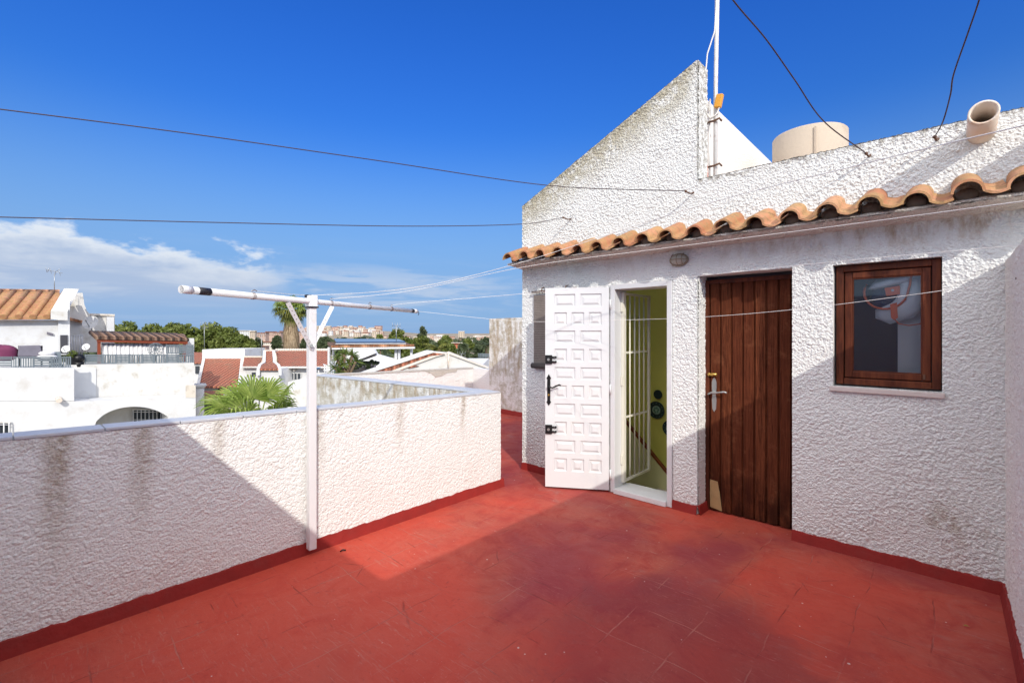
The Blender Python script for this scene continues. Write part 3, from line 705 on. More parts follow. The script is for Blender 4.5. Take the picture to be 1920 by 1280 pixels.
def panel_door():
    hinge = Vector((O1[0]-.004, FY-.035, .02)); free = Vector((-2.845, 3.545, .02)); Wd = (free-hinge).length; Hd = 1.912
    U = (free-hinge).normalized(); nrm = UP.cross(U); 
    if nrm.dot(Vector((0, 0, 0))-hinge) < 0: nrm = -nrm
    root = part_root('door', house, hinge)
    root['label'] = 'white panelled door swung open against the wall'
    T = lambda u, w, d: hinge+U*u+UP*w+nrm*d
    m = MB(); 
    def quad(p): 
        a = (Vector(p[1])-Vector(p[0])).cross(Vector(p[3])-Vector(p[0]))
        m.add(p if a.dot(nrm) > 0 else p[::-1], [(0, 1, 2, 3)])
    # back slab
    th = .035
    c = [T(0, 0, -th), T(Wd, 0, -th), T(Wd, Hd, -th), T(0, Hd, -th)]; fr = [T(0, 0, 0), T(Wd, 0, 0), T(Wd, Hd, 0), T(0, Hd, 0)]
    m.add(c+fr, [(0, 1, 2, 3), (0, 4, 5, 1), (1, 5, 6, 2), (2, 6, 7, 3), (3, 7, 4, 0)])
    ml, mr, mb, mt = .068, .088, .155, .060
    rows = 10; gap = .052; rh = (Hd-mb-mt-gap*(rows-1))/rows
    zs = mb
    def face(u0, u1, w0, w1):
        if u1-u0 > 1e-4 and w1-w0 > 1e-4: quad([T(u0, w0, 0), T(u1, w0, 0), T(u1, w1, 0), T(u0, w1, 0)])
    face(0, Wd, 0, mb)
    for r_ in range(rows):
        k = 3 if r_ % 2 == 0 else 2
        tot = Wd-ml-mr; g_ = .045 if k == 3 else .048; pw_ = (tot-g_*(k-1))/k; u = ml
        face(0, ml, zs, zs+rh)
        for i in range(k):
            rings = [(0, 0), (.008, -.014), (.017, -.014), (.036, -.003)]
            pr = None
            for ins, dd in rings:
                cur = [T(u+ins, zs+ins, dd), T(u+pw_-ins, zs+ins, dd), T(u+pw_-ins, zs+rh-ins, dd), T(u+ins, zs+rh-ins, dd)]
                if pr:
                    for j in range(4): quad([pr[j], pr[(j+1) % 4], cur[(j+1) % 4], cur[j]])
                pr = cur
            quad(pr)
            u2 = u+pw_
            face(u2, u2+g_ if i < k-1 else Wd, zs, zs+rh); u = u2+g_
        zs += rh; nz = min(Hd, zs+gap if r_ < rows-1 else Hd)
        face(0, Wd, zs, nz); zs = nz if r_ < rows-1 else zs
    m.build('panel', M_WPAINT, root)
    # ironmongery on the free side
    def loc(u, w): return lambda a, b, d: T(u+a, w+b, d)
    L = loc(Wd-.035, .93); m = MB()
    q = [L(a_, b_, .001) for a_, b_ in ((-.014, -.10), (-.022, -.115), (0, -.15), (.022, -.115), (.014, -.10), (.016, .06), (.014, .10), (.022, .115), (0, .155), (-.022, .115), (-.014, .10), (-.016, .06))]
    m.prism(q, nrm*.006); m.tube([L(0, .035, 0), L(0, .035, .05)], .010, 10)
    m.tube([L(0, .035, .05), L(-.04, .028, .053), (L(-.075, .045, .053)), L(-.105, .058, .052), L(-.12, .05, .05)], .0075, 8); m.build('handle', M_BLACK, root)
    m = MB(); m.tube([L(0, -.045, .004), L(0, -.045, .014)], .010, 12); m.build('keyhole', M_BRASS, root)
    for w in (.50, 1.27) if 0 else (.555, 1.225):
        L = loc(Wd-.030, w); m = MB()
        q = [L(-.038, -.042, 0), L(.028, -.042, 0), L(.028, .042, 0), L(-.038, .042, 0)]; m.prism(q, nrm*.022)
        for b_ in (-.022, .022): m.tube([L(-.035, b_, .014), L(-.072, b_, .014)], .009, 8); m.ball(L(-.072, b_, .014), .012, 8, 6)
        lk = m.build('lock', M_BLACK, root, bevel=.002)
        m = MB(); m.tube([L(-.004, 0, .020), L(-.004, 0, .030)], .013, 12); m.build('cylinder', M_STEEL, lk)
    for z in (.15, .95, 1.75): MB().tube([T(-.012, z-.045, .004), T(-.012, z+.045, .004)], .008, 8).build('hinge', M_WMETAL, root)
panel_door()
def gate():
    gx = O1[0]+.062; ya, yb = FY+.10, FY+.655; root = part_root('security_gate', house, (gx, ya, 0)); root['label'] = 'cream iron bar gate opened inwards'
    z0, z1 = .075, 1.885
    m = MB(); m.box((gx-.014, ya, z0), (gx+.014, ya+.045, z1)); m.box((gx-.012, yb-.03, z0), (gx+.012, yb, z1)); m.box((gx-.012, ya+.045, z0), (gx+.012, yb-.03, z0+.022)); m.box((gx-.012, ya+.045, z1-.022), (gx+.012, yb-.03, z1))
    m.build('frame', M_CREAM, root, bevel=.002)
    for i in range(4):
        y = ya+.045+(i+1)*(yb-ya-.075)/5
        MB().tube([(gx, y, z0+.01), (gx, y, z1-.01)], .0075, 8).build('bar', M_CREAM, root)
    for z in (.68, 1.30): MB().box((gx-.011, ya+.045, z), (gx+.0, yb-.03, z+.020)).build('rail', M_CREAM, root)
    for z in (1.0, .25, 1.70): MB().box((gx-.012, ya-.016, z), (gx+.010, ya-.001, z+.09)).build('hinge', M_CREAM, root)
gate()
# stairwell ---------------------------------------------------------
m = MB(); Xa, Xb, Yb_ = -3.28, -.70, 5.02
m.box((Xa, Yb_, -2.6), (Xb, Yb_+.05, 2.35)); m.box((Xa-.02, FY+TW+.002, -2.6), (Xa, Yb_, 2.35)); 
m.box((Xa, FY+TW+.002, -2.62), (Xb, Yb_, -2.6))
m.box((-1.70, FY+TW+.002, -2.6), (-1.62, FY+TW+.35, 2.34))
m.build('stairwell_wall', M_GREENW, house)
# balustrade wall sloping down to the right with a varnished rail
p = lambda x: .60-(x+2.86)*.98
yb2 = 4.86
MB().prism([(-3.27, yb2, p(-3.27)), (-1.0, yb2, p(-1.0)), (-1.0, yb2, -2.59), (-3.27, yb2, -2.59)], (0, .04, 0)).build('stair_balustrade', M_GREENL, house)
MB().prism([(-3.27, yb2-.006, p(-3.27)+.002), (-1.0, yb2-.006, p(-1.0)+.002), (-1.0, yb2-.006, p(-1.0)+.03), (-3.27, yb2-.006, p(-3.27)+.03)], (0, .05, 0)).build('stair_handrail', M_RAILW, house)
m = MB()
for i in range(9): m.box((-2.32+i*.25, FY+TW+.36 if i else FY+TW+.003, -.2*i-.3), (-2.07+i*.25, yb2-.001, -.2*i-.20))
m.build('stair_steps', M_MARBLE, house)
for (px, py, r) in ((1235, 739, .052), (1232, 768, .098), (1257, 802, .085)):
    c = ony(px, py, Yb_-.012)
    t = thing('wall_plate', {739: 'small plain dark round plate, uppermost on the stairwell wall', 768: 'largest round plate with a pale patterned centre, on the olive stairwell wall', 802: 'dark round plate half hidden by the door jamb, lowest on the stairwell wall'}[py], 'plate', c, 'decorative plates on the stairwell wall')
    m = MB(); m.tube([c+Vector((0, .010, 0)), c+Vector((0, -.004, 0)), c+Vector((0, -.018, 0))], r, 28, rad=[r*.6, r*.8, r]); m.build('rim', M_PLATE, t)
    if py != 739:
        m = MB(); m.tube([c+Vector((0, -.019, 0)), c+Vector((0, -.021, 0))], r*.5, 20)
        m.build('centre', M_PLATE2, t)
        m = MB()
        for j in range(12):
            a = j*math.pi/6; m.ball(c+Vector((r*.78*math.cos(a), -.019, r*.78*math.sin(a))), r*.055, 6, 4)
        for j in range(6):
            a = j*math.pi/3+.2; m.ball(c+Vector((r*.26*math.cos(a), -.022, r*.26*math.sin(a))), r*.13, 6, 4, (1, .2, 1))
        m.build('pattern', simple('plate_pattern', (.10, .22, .16), .3, .2, 20), t)

# window ------------------------------------------------------------
def window():
    x0, x1, z0, z1 = WN[0]+.012, WN[1]-.004, WN[2]+.012, WN[3]-.006; y = FY+.034
    m = MB()
    def ring(m, x0, x1, z0, z1, w, ya, yb, cham=.006):
        m.box((x0, ya, z0), (x0+w, yb, z1)); m.box((x1-w, ya, z0), (x1, yb, z1)); m.box((x0+w, ya, z0), (x1-w, yb, z0+w)); m.box((x0+w, ya, z1-w), (x1-w, yb, z1))
    ring(m, x0, x1, z0, z1, .043, y, y+.06)
    win = m.build('window', M_WINW, house, bevel=.005); win['label'] = 'brown wooden window with one pane'
    m = MB(); ring(m, x0+.048, x1-.048, z0+.048, z1-.048, .042, y+.010, y+.050); m.build('sash', M_WINW, win, bevel=.005)
    m = MB(); ring(m, x0+.0905, x1-.0905, z0+.0905, z1-.0905, .006, y+.016, y+.03); m.build('glazing_bead', M_BOARD if 0 else M_WINW, win)
    m = MB(); m.box((x0+.088, y+.030, z0+.088), (x1-.088, y+.034, z1-.088)); m.build('pane', M_GLASS, win)
    m = MB(); ring(m, x0+.0435, x1-.0435, z0+.0435, z1-.0435, .004, y+.04, y+.055); m.build('rebate', M_DARK, win)
    MB().box((WN[0]-.018, FY-.030, WN[2]-.034), (WN[1]+.012, FY+.17, WN[2]-.002)).build('sill', M_MARBLE, win, bevel=.004)
    m = MB(); m.box((x0+.06, y-.012, z0+.33), (x0+.075, y+.012, z0+.42)) if 0 else m.box((x1-.085, y+.002, z0+.06), (x1-.075, y+.012, z0+.09)); m.build('catch', M_RUST, win)
window()
# small room behind the window
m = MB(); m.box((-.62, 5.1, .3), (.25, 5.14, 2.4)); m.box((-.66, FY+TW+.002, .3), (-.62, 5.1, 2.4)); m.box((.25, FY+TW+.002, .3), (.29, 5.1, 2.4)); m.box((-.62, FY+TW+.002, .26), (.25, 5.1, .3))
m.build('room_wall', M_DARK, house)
MB().box((-.245, FY+.24, .31), (-.04, FY+.27, 2.2)).build('room_cupboard', M_CANV, house)
bag = thing('hanging_bag', 'white and navy beach bag with orange leather straps hanging inside the window', 'bag', (-.2, FY+.16, 1.7))
def bags():
    y = FY+.135
    m = MB(); vs = []
    # soft white cloth body: bulged sheet with folds
    n = 14; q = [(-.335, 1.885), (-.10, 1.895), (-.075, 1.60), (-.19, 1.545), (-.27, 1.60), (-.34, 1.70)]
    def cloth(poly, y0, th, mat, name):
        m = MB(); P = [Vector((a, y0, b)) for a, b in poly]; c = sum(P, Vector())/len(P); c.y -= th
        k = len(P); inn = [(p_+c)/2+Vector((0, -th*.35, 0)) for p_ in P]; bk = [p_+Vector((0, .03, 0)) for p_ in P]
        m.add(P+inn+[c]+bk, [(i, (i+1) % k, (i+1) % k+k, i+k) for i in range(k)]+[(i+k, (i+1) % k+k, 2*k) for i in range(k)]+[(i, i+2*k+1, (i+1) % k+2*k+1, (i+1) % k) for i in range(k)]+[tuple(range(2*k+1, 3*k+1))], True)
        o = m.build(name, mat, bag); q_ = o.modifiers.new('smooth', 'SUBSURF'); q_.levels = q_.render_levels = 2; return o
    cloth([(-.40, 1.80), (-.355, 1.86), (-.12, 1.90), (-.10, 1.86), (-.33, 1.79)], y-.02, .02, M_BAGW, 'rolled_rim')
    cloth([(-.37, 1.81), (-.24, 1.85), (-.22, 1.74), (-.27, 1.65), (-.36, 1.66), (-.385, 1.73)], y, .03, M_BAGN, 'navy_side')
    cloth([(-.235, 1.88), (-.11, 1.90), (-.095, 1.68), (-.16, 1.60), (-.28, 1.56), (-.36, 1.60), (-.36, 1.68), (-.24, 1.70)], y+.004, .035, M_BAGW, 'white_side')
    m = MB(); m.tube([(-.30+.115*math.cos(R(a)), y-.035, 1.775+.115*math.sin(R(a))) for a in range(150, 350, 14)]+[(-.175, y-.04, 1.81), (-.165, y-.04, 1.90)], .007, 8); m.build('strap', M_ORANGE, bag)
    m = MB(); m.prism([(-.305, y-.035, 1.80), (-.225, y-.035, 1.81), (-.225, y-.035, 1.755), (-.295, y-.035, 1.745)], (0, -.006, 0)); m.build('strap_tab', M_ORANGE, bag)
    m = MB(); m.prism([(-.275, y-.045, 1.69), (-.24, y-.045, 1.70), (-.235, y-.045, 1.60), (-.255, y-.045, 1.585), (-.27, y-.045, 1.60)], (0, -.006, 0)); m.tube([(-.255, y-.045, 1.595), (-.23, y-.045, 1.560), (-.18, y-.045, 1.548), (-.11, y-.045, 1.56)], .004, 6); m.build('strap', M_ORANGE, bag)
    m = MB(); m.tube([(-.262, y-.042, 1.782), (-.262, y-.046, 1.782)], .008, 10); m.build('rivet', M_STEEL, bag)
    m = MB(); m.tube([(-.25, y-.01, 1.90), (-.25, y-.01, 1.99), (-.25, FY+TW, 2.0)], .004, 6); m.build('hook', M_STEEL, bag)
bags()

# hanging blind behind the white door -------------------------------
bl = thing('hanging_blind', 'grey-brown reed blind on an iron rod, half hidden behind the open white door', 'blind', (-3.15, FY-.03, 1.0))
m = MB(); zt, zb_ = 1.925, 1.12; n = 40
for i in range(n):
    z = zb_+.05+(zt-zb_-.07)*i/n; m.box((-3.265, FY-.030, z), (-2.86, FY-.022, z+.017))
m.build('reed_panel', simple('weathered_reed', (.20, .17, .15), .9, .3, 20), bl)
MB().tube([(-3.28, FY-.04, zt+.01), (-2.70, FY-.04, zt+.02)], .012, 8).build('rod', M_RUST, bl)
MB().tube([(-3.275, FY-.042, zb_+.03), (-2.85, FY-.042, zb_+.03)], .030, 12).build('roll', simple('dark_reed_roll', (.07, .06, .055), .9, .3, 20), bl)
for x in (-3.14, -2.83): MB().tube([(x, FY, zt+.06), (x, FY-.045, zt+.05), (x, FY-.05, zt+.015), (x, FY-.03, zt)], .006, 6).build('hook', M_RUST, bl)

# bulkhead lamp under the eave ---------------------------------------
lc = ony(1272, 487, FY-.03)
lp = thing('wall_lamp', 'oval bulkhead lamp with wire guard on the wall under the tile eave', 'lamp', lc)
m = MB(); k = 24; m.tube([(lc.x, FY-.002, lc.z), (lc.x, FY-.03, lc.z)], .07, k); 
for i, v in enumerate(m.v): m.v[i] = (lc.x+(v[0]-lc.x)*1.15, v[1], lc.z+(v[2]-lc.z)*.78)
m.build('base', M_LAMP, lp, bevel=.003)
MB().ball((lc.x, FY-.032, lc.z), .058, 16, 10, (1.2, .75, .75)).build('globe', M_GLOBE, lp)
m = MB(); 
for s in (-.045, 0, .045): m.tube([(lc.x+s+.0, FY-.03, lc.z-.05), (lc.x+s, FY-.068, lc.z-.03), (lc.x+s, FY-.080, lc.z), (lc.x+s, FY-.068, lc.z+.03), (lc.x+s, FY-.03, lc.z+.05)], .0035, 6)
m.tube([(lc.x-.078, FY-.03, lc.z), (lc.x-.05, FY-.07, lc.z), (lc.x, FY-.082, lc.z), (lc.x+.05, FY-.07, lc.z), (lc.x+.078, FY-.03, lc.z)], .0035, 6)
m.build('guard', M_LAMP, lp)

# mast ---------------------------------------------------------------
mp = at(1341, 335, 4.10); mx_, my_ = mp.x, mp.y
ma = thing('antenna_mast', 'thin grey steel mast strapped upright beside the gable end', 'mast', (mx_, my_, 2.54))
MB().tube([(mx_, my_, 2.54), (mx_+.004, my_, 3.62), (mx_+.02, my_, 4.6), (mx_+.03, my_, 5.4)], .02, 10, rad=[.017, .017, .019, .019]).build('pole', M_PIPE, ma)
m = MB(); m.tube([(mx_-.035, my_-.01, 2.70), (mx_-.045, my_-.02, 3.1), (mx_-.040, my_-.01, 3.55)], .007, 6); m.build('conduit', M_PIPE, ma)
pts = [(mx_-.03+.012*math.sin(i*.9), my_-.03, 3.40+i*.2) for i in range(11)]
m = MB(); m.tube([(mx_-.045, my_-.02, 3.45), (mx_-.09, my_-.02, 3.62), (mx_-.06, my_-.02, 3.95), (mx_+.005, my_-.026, 4.12), (mx_+.030, my_-.028, 4.5), (mx_+.01, my_-.022, 4.9)], .006, 6); m.build('cable', M_WIREW, ma)
m = MB(); m.tube([(mx_-.06, my_-.02, 3.42), (mx_-.02, my_-.05, 3.36), (mx_+.035, my_-.05, 3.38), (mx_+.05, my_-.03, 3.47)], .009, 6); m.build('cable', M_WIREW, ma)
Mx = Matrix.Translation((mx_+.040, my_-.025, 3.50)) @ Matrix.Rotation(R(12), 4, 'Y')
MB().box((-.027, -.022, -.055), (.027, .022, .055), Mx).build('junction_box', M_YEL, ma, bevel=.006)
for z in (2.93, 3.32):
    m = MB(); m.tube([(GX-.03, my_-.02, z+.01), (mx_-.05, my_-.035, z+.02), (mx_, my_-.032, z+.02), (mx_+.045, my_-.03, z+.03), (mx_+.05, my_+.01, z+.02)], .009, 6); m.build('bracket', M_RUST, ma)

# tank -----------------------------------------------------------------
tc = at(1517, 300, 4.72); tk = thing('water_tank', 'round beige cement tank standing on the roof behind the parapet', 'tank', (tc.x, tc.y, 2.54))
m = MB(); k = 40; r = .325
vs = []
for z, rr in ((2.545, r), (3.465, r), (3.48, r-.012), (3.48, r-.03), (2.7, r-.03)): vs += [(tc.x+rr*math.cos(2*math.pi*j/k), tc.y+rr*math.sin(2*math.pi*j/k), z) for j in range(k)]
m.add(vs, [(s*k+j, s*k+(j+1) % k, (s+1)*k+(j+1) % k, (s+1)*k+j) for s in range(4) for j in range(k)], True)
m.build('drum', M_TANK, tk)
MB().box((tc.x+.10, tc.y-.322, 2.6), (tc.x+.115, tc.y-.300, 3.44)).build('seam', M_TANK, tk)

# ------------------------------------------------------------------ hooks and overhead cables
def cable(name, label, pts, r, mat, group, hook=None, cat='cable', sag_pts=0):
    t = thing(name, label, cat, pts[0], group)
    # smooth the polyline (Catmull-Rom)
    P = [Vector(p) for p in pts]; P = [P[0]*2-P[1]]+P+[P[-1]*2-P[-2]]; out = []
    for i in range(1, len(P)-2):
        for s in range(10):
            u = s/10; a, b, c, d = P[i-1:i+3]
            out.append(.5*((2*b)+(c-a)*u+(2*a-5*b+4*c-d)*u*u+(3*b-a-3*c+d)*u**3))
    out.append(P[-2])
    MB().tube(out, r, 6).build('line', mat, t)
    if hook:
        h, tip = Vector(hook[0]), Vector(hook[1]); m = MB()
        m.tube([h, (h+tip)/2+Vector((0, 0, -.012)), tip], .006, 6); m.ball(tip, .011, 8, 6); m.ball(h, .012, 8, 6)
        m.build('hook', M_RUST, t)
    return t
def hookpt(px, py, out=.14):
    h = ony(px, py, FY); return h, Vector((h.x-.012, FY-out, h.z-.01))
# two dark cables coming from the left over the courtyard to the gable
h1, tp1 = hookpt(1300, 362, .13)
cable('overhead_cable', 'upper dark cable crossing the sky to a hook on the white gable', [tp1, at(1030, 348, 4.1), at(700, 300, 3.6), at(350, 250, 3.1), at(0, 205, 2.75), at(-300, 168, 2.5)], .0036, M_WIRED, 'dark cables over the terrace', (h1, tp1))
h2, tp2 = hookpt(1072, 410, .13)
cable('overhead_cable', 'lower dark cable running almost level to the hook near the gable corner', [tp2, at(980, 420, 4.3), at(760, 424, 3.8), at(400, 417, 3.3), at(0, 407, 2.9), at(-300, 400, 2.7)], .0034, M_WIRED, 'dark cables over the terrace', (h2, tp2))
h3, tp3 = hookpt(1632, 292, .10)
cable('overhead_cable', 'dark cable slanting up left from the parapet, passing in front of the tank', [tp3, at(1545, 228, 2.75), at(1490, 150, 2.5), at(1437, 75, 2.3), at(1385, 14, 2.1), at(1340, -45, 1.95)], .0036, M_WIRED, 'dark cables over the terrace', (h3, tp3))
h4, tp4 = hookpt(1758, 262, .10)
cable('overhead_cable', 'dark kinked cable rising almost straight up beside the clay spout', [tp4, at(1768, 228, 2.5), at(1782, 178, 2.4), at(1788, 140, 2.3), at(1815, 62, 2.1), at(1836, 0, 2.0), at(1850, -60, 1.9)], .0034, M_WIRED, 'dark cables over the terrace', (h4, tp4))

# ------------------------------------------------------------------ clothes post
cpx, cpy = -3.145, 1.405
cp = thing('clothes_post', 'white T-shaped clothes post with perforated braces bolted to the front parapet', 'clothes post', (cpx, cpy, 0))
w = .025
m = MB(); m.box((cpx-w, cpy-w, .045), (cpx+w, cpy+w, 1.665)); m.build('post', M_WMETAL, cp, bevel=.004)
e0 = Vector((-2.81, .588, 1.712)); e1 = Vector((-3.87, 2.71, 1.712)); D = (e1-e0).normalized()
def bp(t): return e0+(e1-e0)*t
side = D.cross(UP).normalized()
tt = ((Vector((cpx, cpy, 0))-e0).dot(D))/(e1-e0).length
shift = Vector((cpx, cpy, 1.712))-bp(tt); shift.z = 0; e0 += shift; e1 += shift; e0 -= D*.04
MB().tube([e0, e1], .0185, 20).build('crossbar', M_WMETAL, cp)
for a, b in ((0, .022), (.975, 1.0)): MB().tube([bp(a), bp(b)], .0200, 20).build('end_cap', M_WMETAL, cp)
for a, b in ((.036, .064), (.952, .970)): MB().tube([bp(a), bp(b)], .0195, 20).build('tape_band', M_BLKPL, cp)
m = MB(); m.box((cpx-.031, cpy-.031, 1.665), (cpx+.031, cpy+.031, 1.752)); m.build('post_cap', M_WMETAL, cp, bevel=.006)
m = MB(); m.box((cpx-.034, cpy-.034, 1.668), (cpx+.034, cpy+.034, 1.678)); m.box((cpx-.033, cpy-.033, 1.738), (cpx-.0, cpy-.0, 1.757)); m.build('clamp', M_BLKPL, cp)
out_ = (Vector((0, 0, 0))-Vector((cpx, cpy, 0))).normalized()
for s in (-1, 1):
    foot = Vector((cpx, cpy, 1.415))+D*s*.012+out_*.036; head = Vector((cpx, cpy, 1.69))+D*s*.215+out_*.026
    d = (head-foot).normalized(); nn_ = d.cross(out_).normalized()*.014
    br = MB().prism([foot-nn_-d*.03, foot+nn_-d*.03, head+nn_, head-nn_], -out_*.004).build('brace', M_WMETAL, cp)
    m = MB()
    for i in range(10):
        c = foot.lerp(head, .06+i*.095)+out_*.0006; m.tube([c, c-out_*.0002], .0035, 8)
    m.build('hole', M_BLKPL, br)
m = MB(); m.tube([Vector((cpx, cpy, 1.415))+out_*.04, Vector((cpx, cpy, 1.415))+out_*.062], .012, 10); m.build('bolt', M_STEEL, cp)
m = MB(); m.box((cpx-w-.02, cpy-.03, .9), (XP-.002, cpy+.03, .93)) if 0 else m.tube([(cpx-w, cpy, .30), (XP, cpy, .30)], .006, 6); m.build('bolt', M_STEEL, cp)
for t_ in (.175, .46, .66, .80):
    m = MB(); c = bp(t_); 
    for j in range(3):
        q = c+D*.008*j; ring = [q+(side*math.cos(a)+UP*math.sin(a))*.0192 for a in [k*math.pi/6 for k in range(13)]]
        m.tube(ring, .0014, 5)
    m.tube([c+UP*.026, c+UP*.038+D*.02, c+UP*.030+D*.04], .002, 5); m.build('line_knot', M_RUST, cp)
m = MB(); m.tube([e1, e1+D*.03+UP*.004, e1+D*.05-UP*.02, e1+D*.035-UP*.035], .004, 6); m.build('end_hook', M_BLKPL, cp)
# four white clothes lines from the crossbar to the right hand wall
CL = [
 ('top white clothesline, rising along the tile eave to the upper right corner', bp(.175)+UP*.03, [at(590, 553, 3.3), at(770, 540, 3.0), at(960, 497, 2.75), at(1280, 395, 2.1), at(1600, 312, 1.45), at(1920, 235, 1.0)]),
 ('white clothesline just below the eave tiles, second from the top', bp(.46)+UP*.028, [at(770, 545, 3.5), at(985, 500, 3.2), at(1240, 466, 2.75), at(1560, 425, 2.05), at(1920, 377, 1.45)]),
 ('white clothesline crossing the tops of the doors, third from the top', bp(.80)+UP*.028, [at(770, 568, 4.1), at(975, 551, 4.0), at(1240, 525, 3.5), at(1500, 497, 2.7), at(1760, 473, 2.2), at(1920, 459, 1.95)]),
 ('lowest white clothesline, sagging across both doors and the window', e1+D*.04, [at(975, 602, 4.5), at(1160, 600, 4.1), at(1320, 594, 3.55), at(1490, 580, 3.1), at(1700, 554, 2.6), at(1920, 522, 2.25)]),
]
for lab, a, pts in CL:
    l = pts[-1]; dirv = (pts[-1]-pts[-2]).normalized(); k = (XR-.004-l.x)/dirv.x if dirv.x > .02 else .3; k = min(max(k, .02), 1.2)
    en = l+dirv*k
    cable('clothesline', lab, [a]+pts+[en], .0016, M_WIREW, 'white clotheslines', (Vector((XR, en.y, en.z)), en), 'clothesline')

# ------------------------------------------------------------------ litter on the terrace
lf = at(1811, 1175, 1.5*F/(1175-624)); lf.z = .006
m = MB(); m.add([lf+Vector((-.012, 0, 0)), lf+Vector((0, -.005, .004)), lf+Vector((.014, .001, .001)), lf+Vector((0, .006, .005))], [(0, 1, 2, 3)])
tag(m.build('fallen_leaf', simple('yellow_leaf', (.30, .25, .04), .7, .2, 50)), 'tiny yellow-green leaf on the red floor near the right wall', 'leaf')
d_ = 1.5*F/(1034-624); c = at(638, 1034, d_); c.z = .004
m = MB(); m.tube([c, c+Vector((.012, .012, .010)), c+Vector((.02, .03, .004))], .005, 6); tag(m.build('dark_pebble', M_BLACK), 'small dark pebble on the red floor beside the foot of the clothes post', 'pebble')

# ================================================================== THE NEIGHBOURHOOD
random.seed(21); rng = np.random.default_rng(21)
def P3(pts, d): return [at(x, y, d) for x, y in pts]
def front(name, pts, d, th, mat, parent, m=None):
    """outline at distance d facing the terrace, with real depth th behind it"""
    mm = m or MB(); mm.prism(P3(pts, d), FWD*th)
    return mm if m else mm.build(name, mat, parent)
def face(pts3, th=.12, dirv=None):
    m = MB(); p = [Vector(q) for q in pts3]; nn = (p[1]-p[0]).cross(p[2]-p[0]).normalized()
    return m.prism(p, nn*th)
def leaves(m, centres, radii, n, size, flat=.75, seed=0):
    """small pointed leaf faces scattered through blobs"""
    r = np.random.default_rng(seed); cs = np.array(centres); rs = np.array(radii); w = rs**2; w = w/w.sum()
    k = r.choice(len(cs), n, p=w)
    d = r.normal(size=(n, 3)); d /= np.linalg.norm(d, axis=1)[:, None]
    rad = rs[k][:, None]*(.45+.60*r.random((n, 1))**.6)
    p = cs[k]+d*rad*np.array([1, 1, flat])
    a = r.normal(size=(n, 3))+d*.3; a /= np.linalg.norm(a, axis=1)[:, None]
    b = np.cross(a, r.normal(size=(n, 3))); b /= np.linalg.norm(b, axis=1)[:, None]
    s = size*(.6+.8*r.random((n, 1)))
    V = np.stack([p-a*s, p+b*s*.5, p+a*s, p-b*s*.5], 1).reshape(-1, 3)
    b0 = len(m.v); m.v += [tuple(t) for t in V.tolist()]; m.f += [(b0+4*i, b0+4*i+1, b0+4*i+2, b0+4*i+3) for i in range(n)]; m.sm += [False]*n
def tree(name, label, px, pw, ytop, ybot, d, mat, n=2600, blobs=14, size=None, group=None, seed=1, flat=.7, cat='tree', zg=-5.5):
    r = random.Random(seed); c = at(px, 640, d); wr = pw/2*d/F; zt = H+(624-ytop)/F*d; zb = H+(624-ybot)/F*d
    t = thing(name, label, cat, (c.x, c.y, zg), group)
    cs, rs = [], []
    for i in range(blobs):
        a = r.uniform(0, 2*math.pi); q = r.random()**.6; w = 1-.0*q
        hgt = r.uniform(0, 1); dome = math.sqrt(max(.05, 1-q*q*.85))
        br = wr*r.uniform(.24, .42)
        z = zb+br*.6+(zt-zb-br*flat-br*.6)*(hgt*dome*.9+.1*dome)
        cs.append((c.x+math.cos(a)*(wr-br)*q, c.y+math.sin(a)*(wr-br)*q, z)); rs.append(br)
    cs.append((c.x, c.y, zt-wr*.34*flat)); rs.append(wr*.34)
    m = MB(); leaves(m, cs, rs, n, size or d*.0042, flat, seed); m.build('crown', mat, t)
    m = MB(); m.tube([(c.x, c.y, zg), (c.x+.1, c.y, (zg+zb)/2), (c.x, c.y+.1, zb+(zt-zb)*.3)], .3, 8, rad=[wr*.09+.1, wr*.06+.08, wr*.035+.04])
    for q in cs[:6]: m.tube([(c.x, c.y, zb+(zt-zb)*.1), ((c.x+q[0])/2, (c.y+q[1])/2, (zb+q[2])/2), q], .1, 6, rad=[wr*.045+.03, wr*.03+.02, wr*.012+.01])
    m.build('trunk', M_TRUNK, t)
    return t

# ------------------------------------------------------------------ neighbour's house with its roof terrace (left)
XN = -25.0
nb = thing('terraced_house', 'big white house at the left with arched porch and fenced roof terrace', 'house', onx(180, 800, XN-1))
def nx(pts, X, th, name, mat, parent=nb, m=None):
    mm = m or MB(); mm.prism([onx(x, y, X) for x, y in pts][::-1], (-th, 0, 0)); return mm if m else mm.build(name, mat, parent)
# lower storey with an arched opening: built as strips around the arch
arc = [(172+(315-172)*i/16, 0) for i in range(17)]
def arch_y(x):
    t = (x-172)/(315-172); return 812-50*math.sqrt(max(0, 1-(2*t-1.12)**2/1.25))
low = MB()
yl = lambda x: 753-(x-138)*10/227
nx([(-260, 752), (172, 752), (172, 905), (-260, 1010)], XN, 1.2, '', None, m=low)
for i in range(16):
    a, b = arc[i][0], arc[i+1][0]; nx([(a, yl(a)), (b, yl(b)), (b, arch_y(b)), (a, arch_y(a))], XN, 1.2, '', None, m=low)
nx([(315, yl(315)), (367, yl(367)), (367, 880), (315, 885)], XN, 1.2, '', None, m=low)
low.build('wall', M_FARW, nb)
nx([(-260, 689), (139, 689.5), (139, 751.5), (-260, 751.5)], XN, 1.5, 'upper_wall', M_FARW)
nx([(125, 684), (364, 680), (364, 750), (125, 760)], XN-1.35, 3.0, 'terrace_wall', M_FARW2)
nx([(120, 690), (180, 690), (180, 900), (60, 900)], XN-1.3, .2, 'porch_wall', M_FARW)
nx([(150, 740), (362, 735), (362, 900), (150, 900)], XN-1.6, .2, 'porch_wall', M_FARW)
m = MB(); nx([(349, 722), (367, 722), (367, 745), (349, 745)], XN+.02, .1, 'plaster_patch', M_CONC)
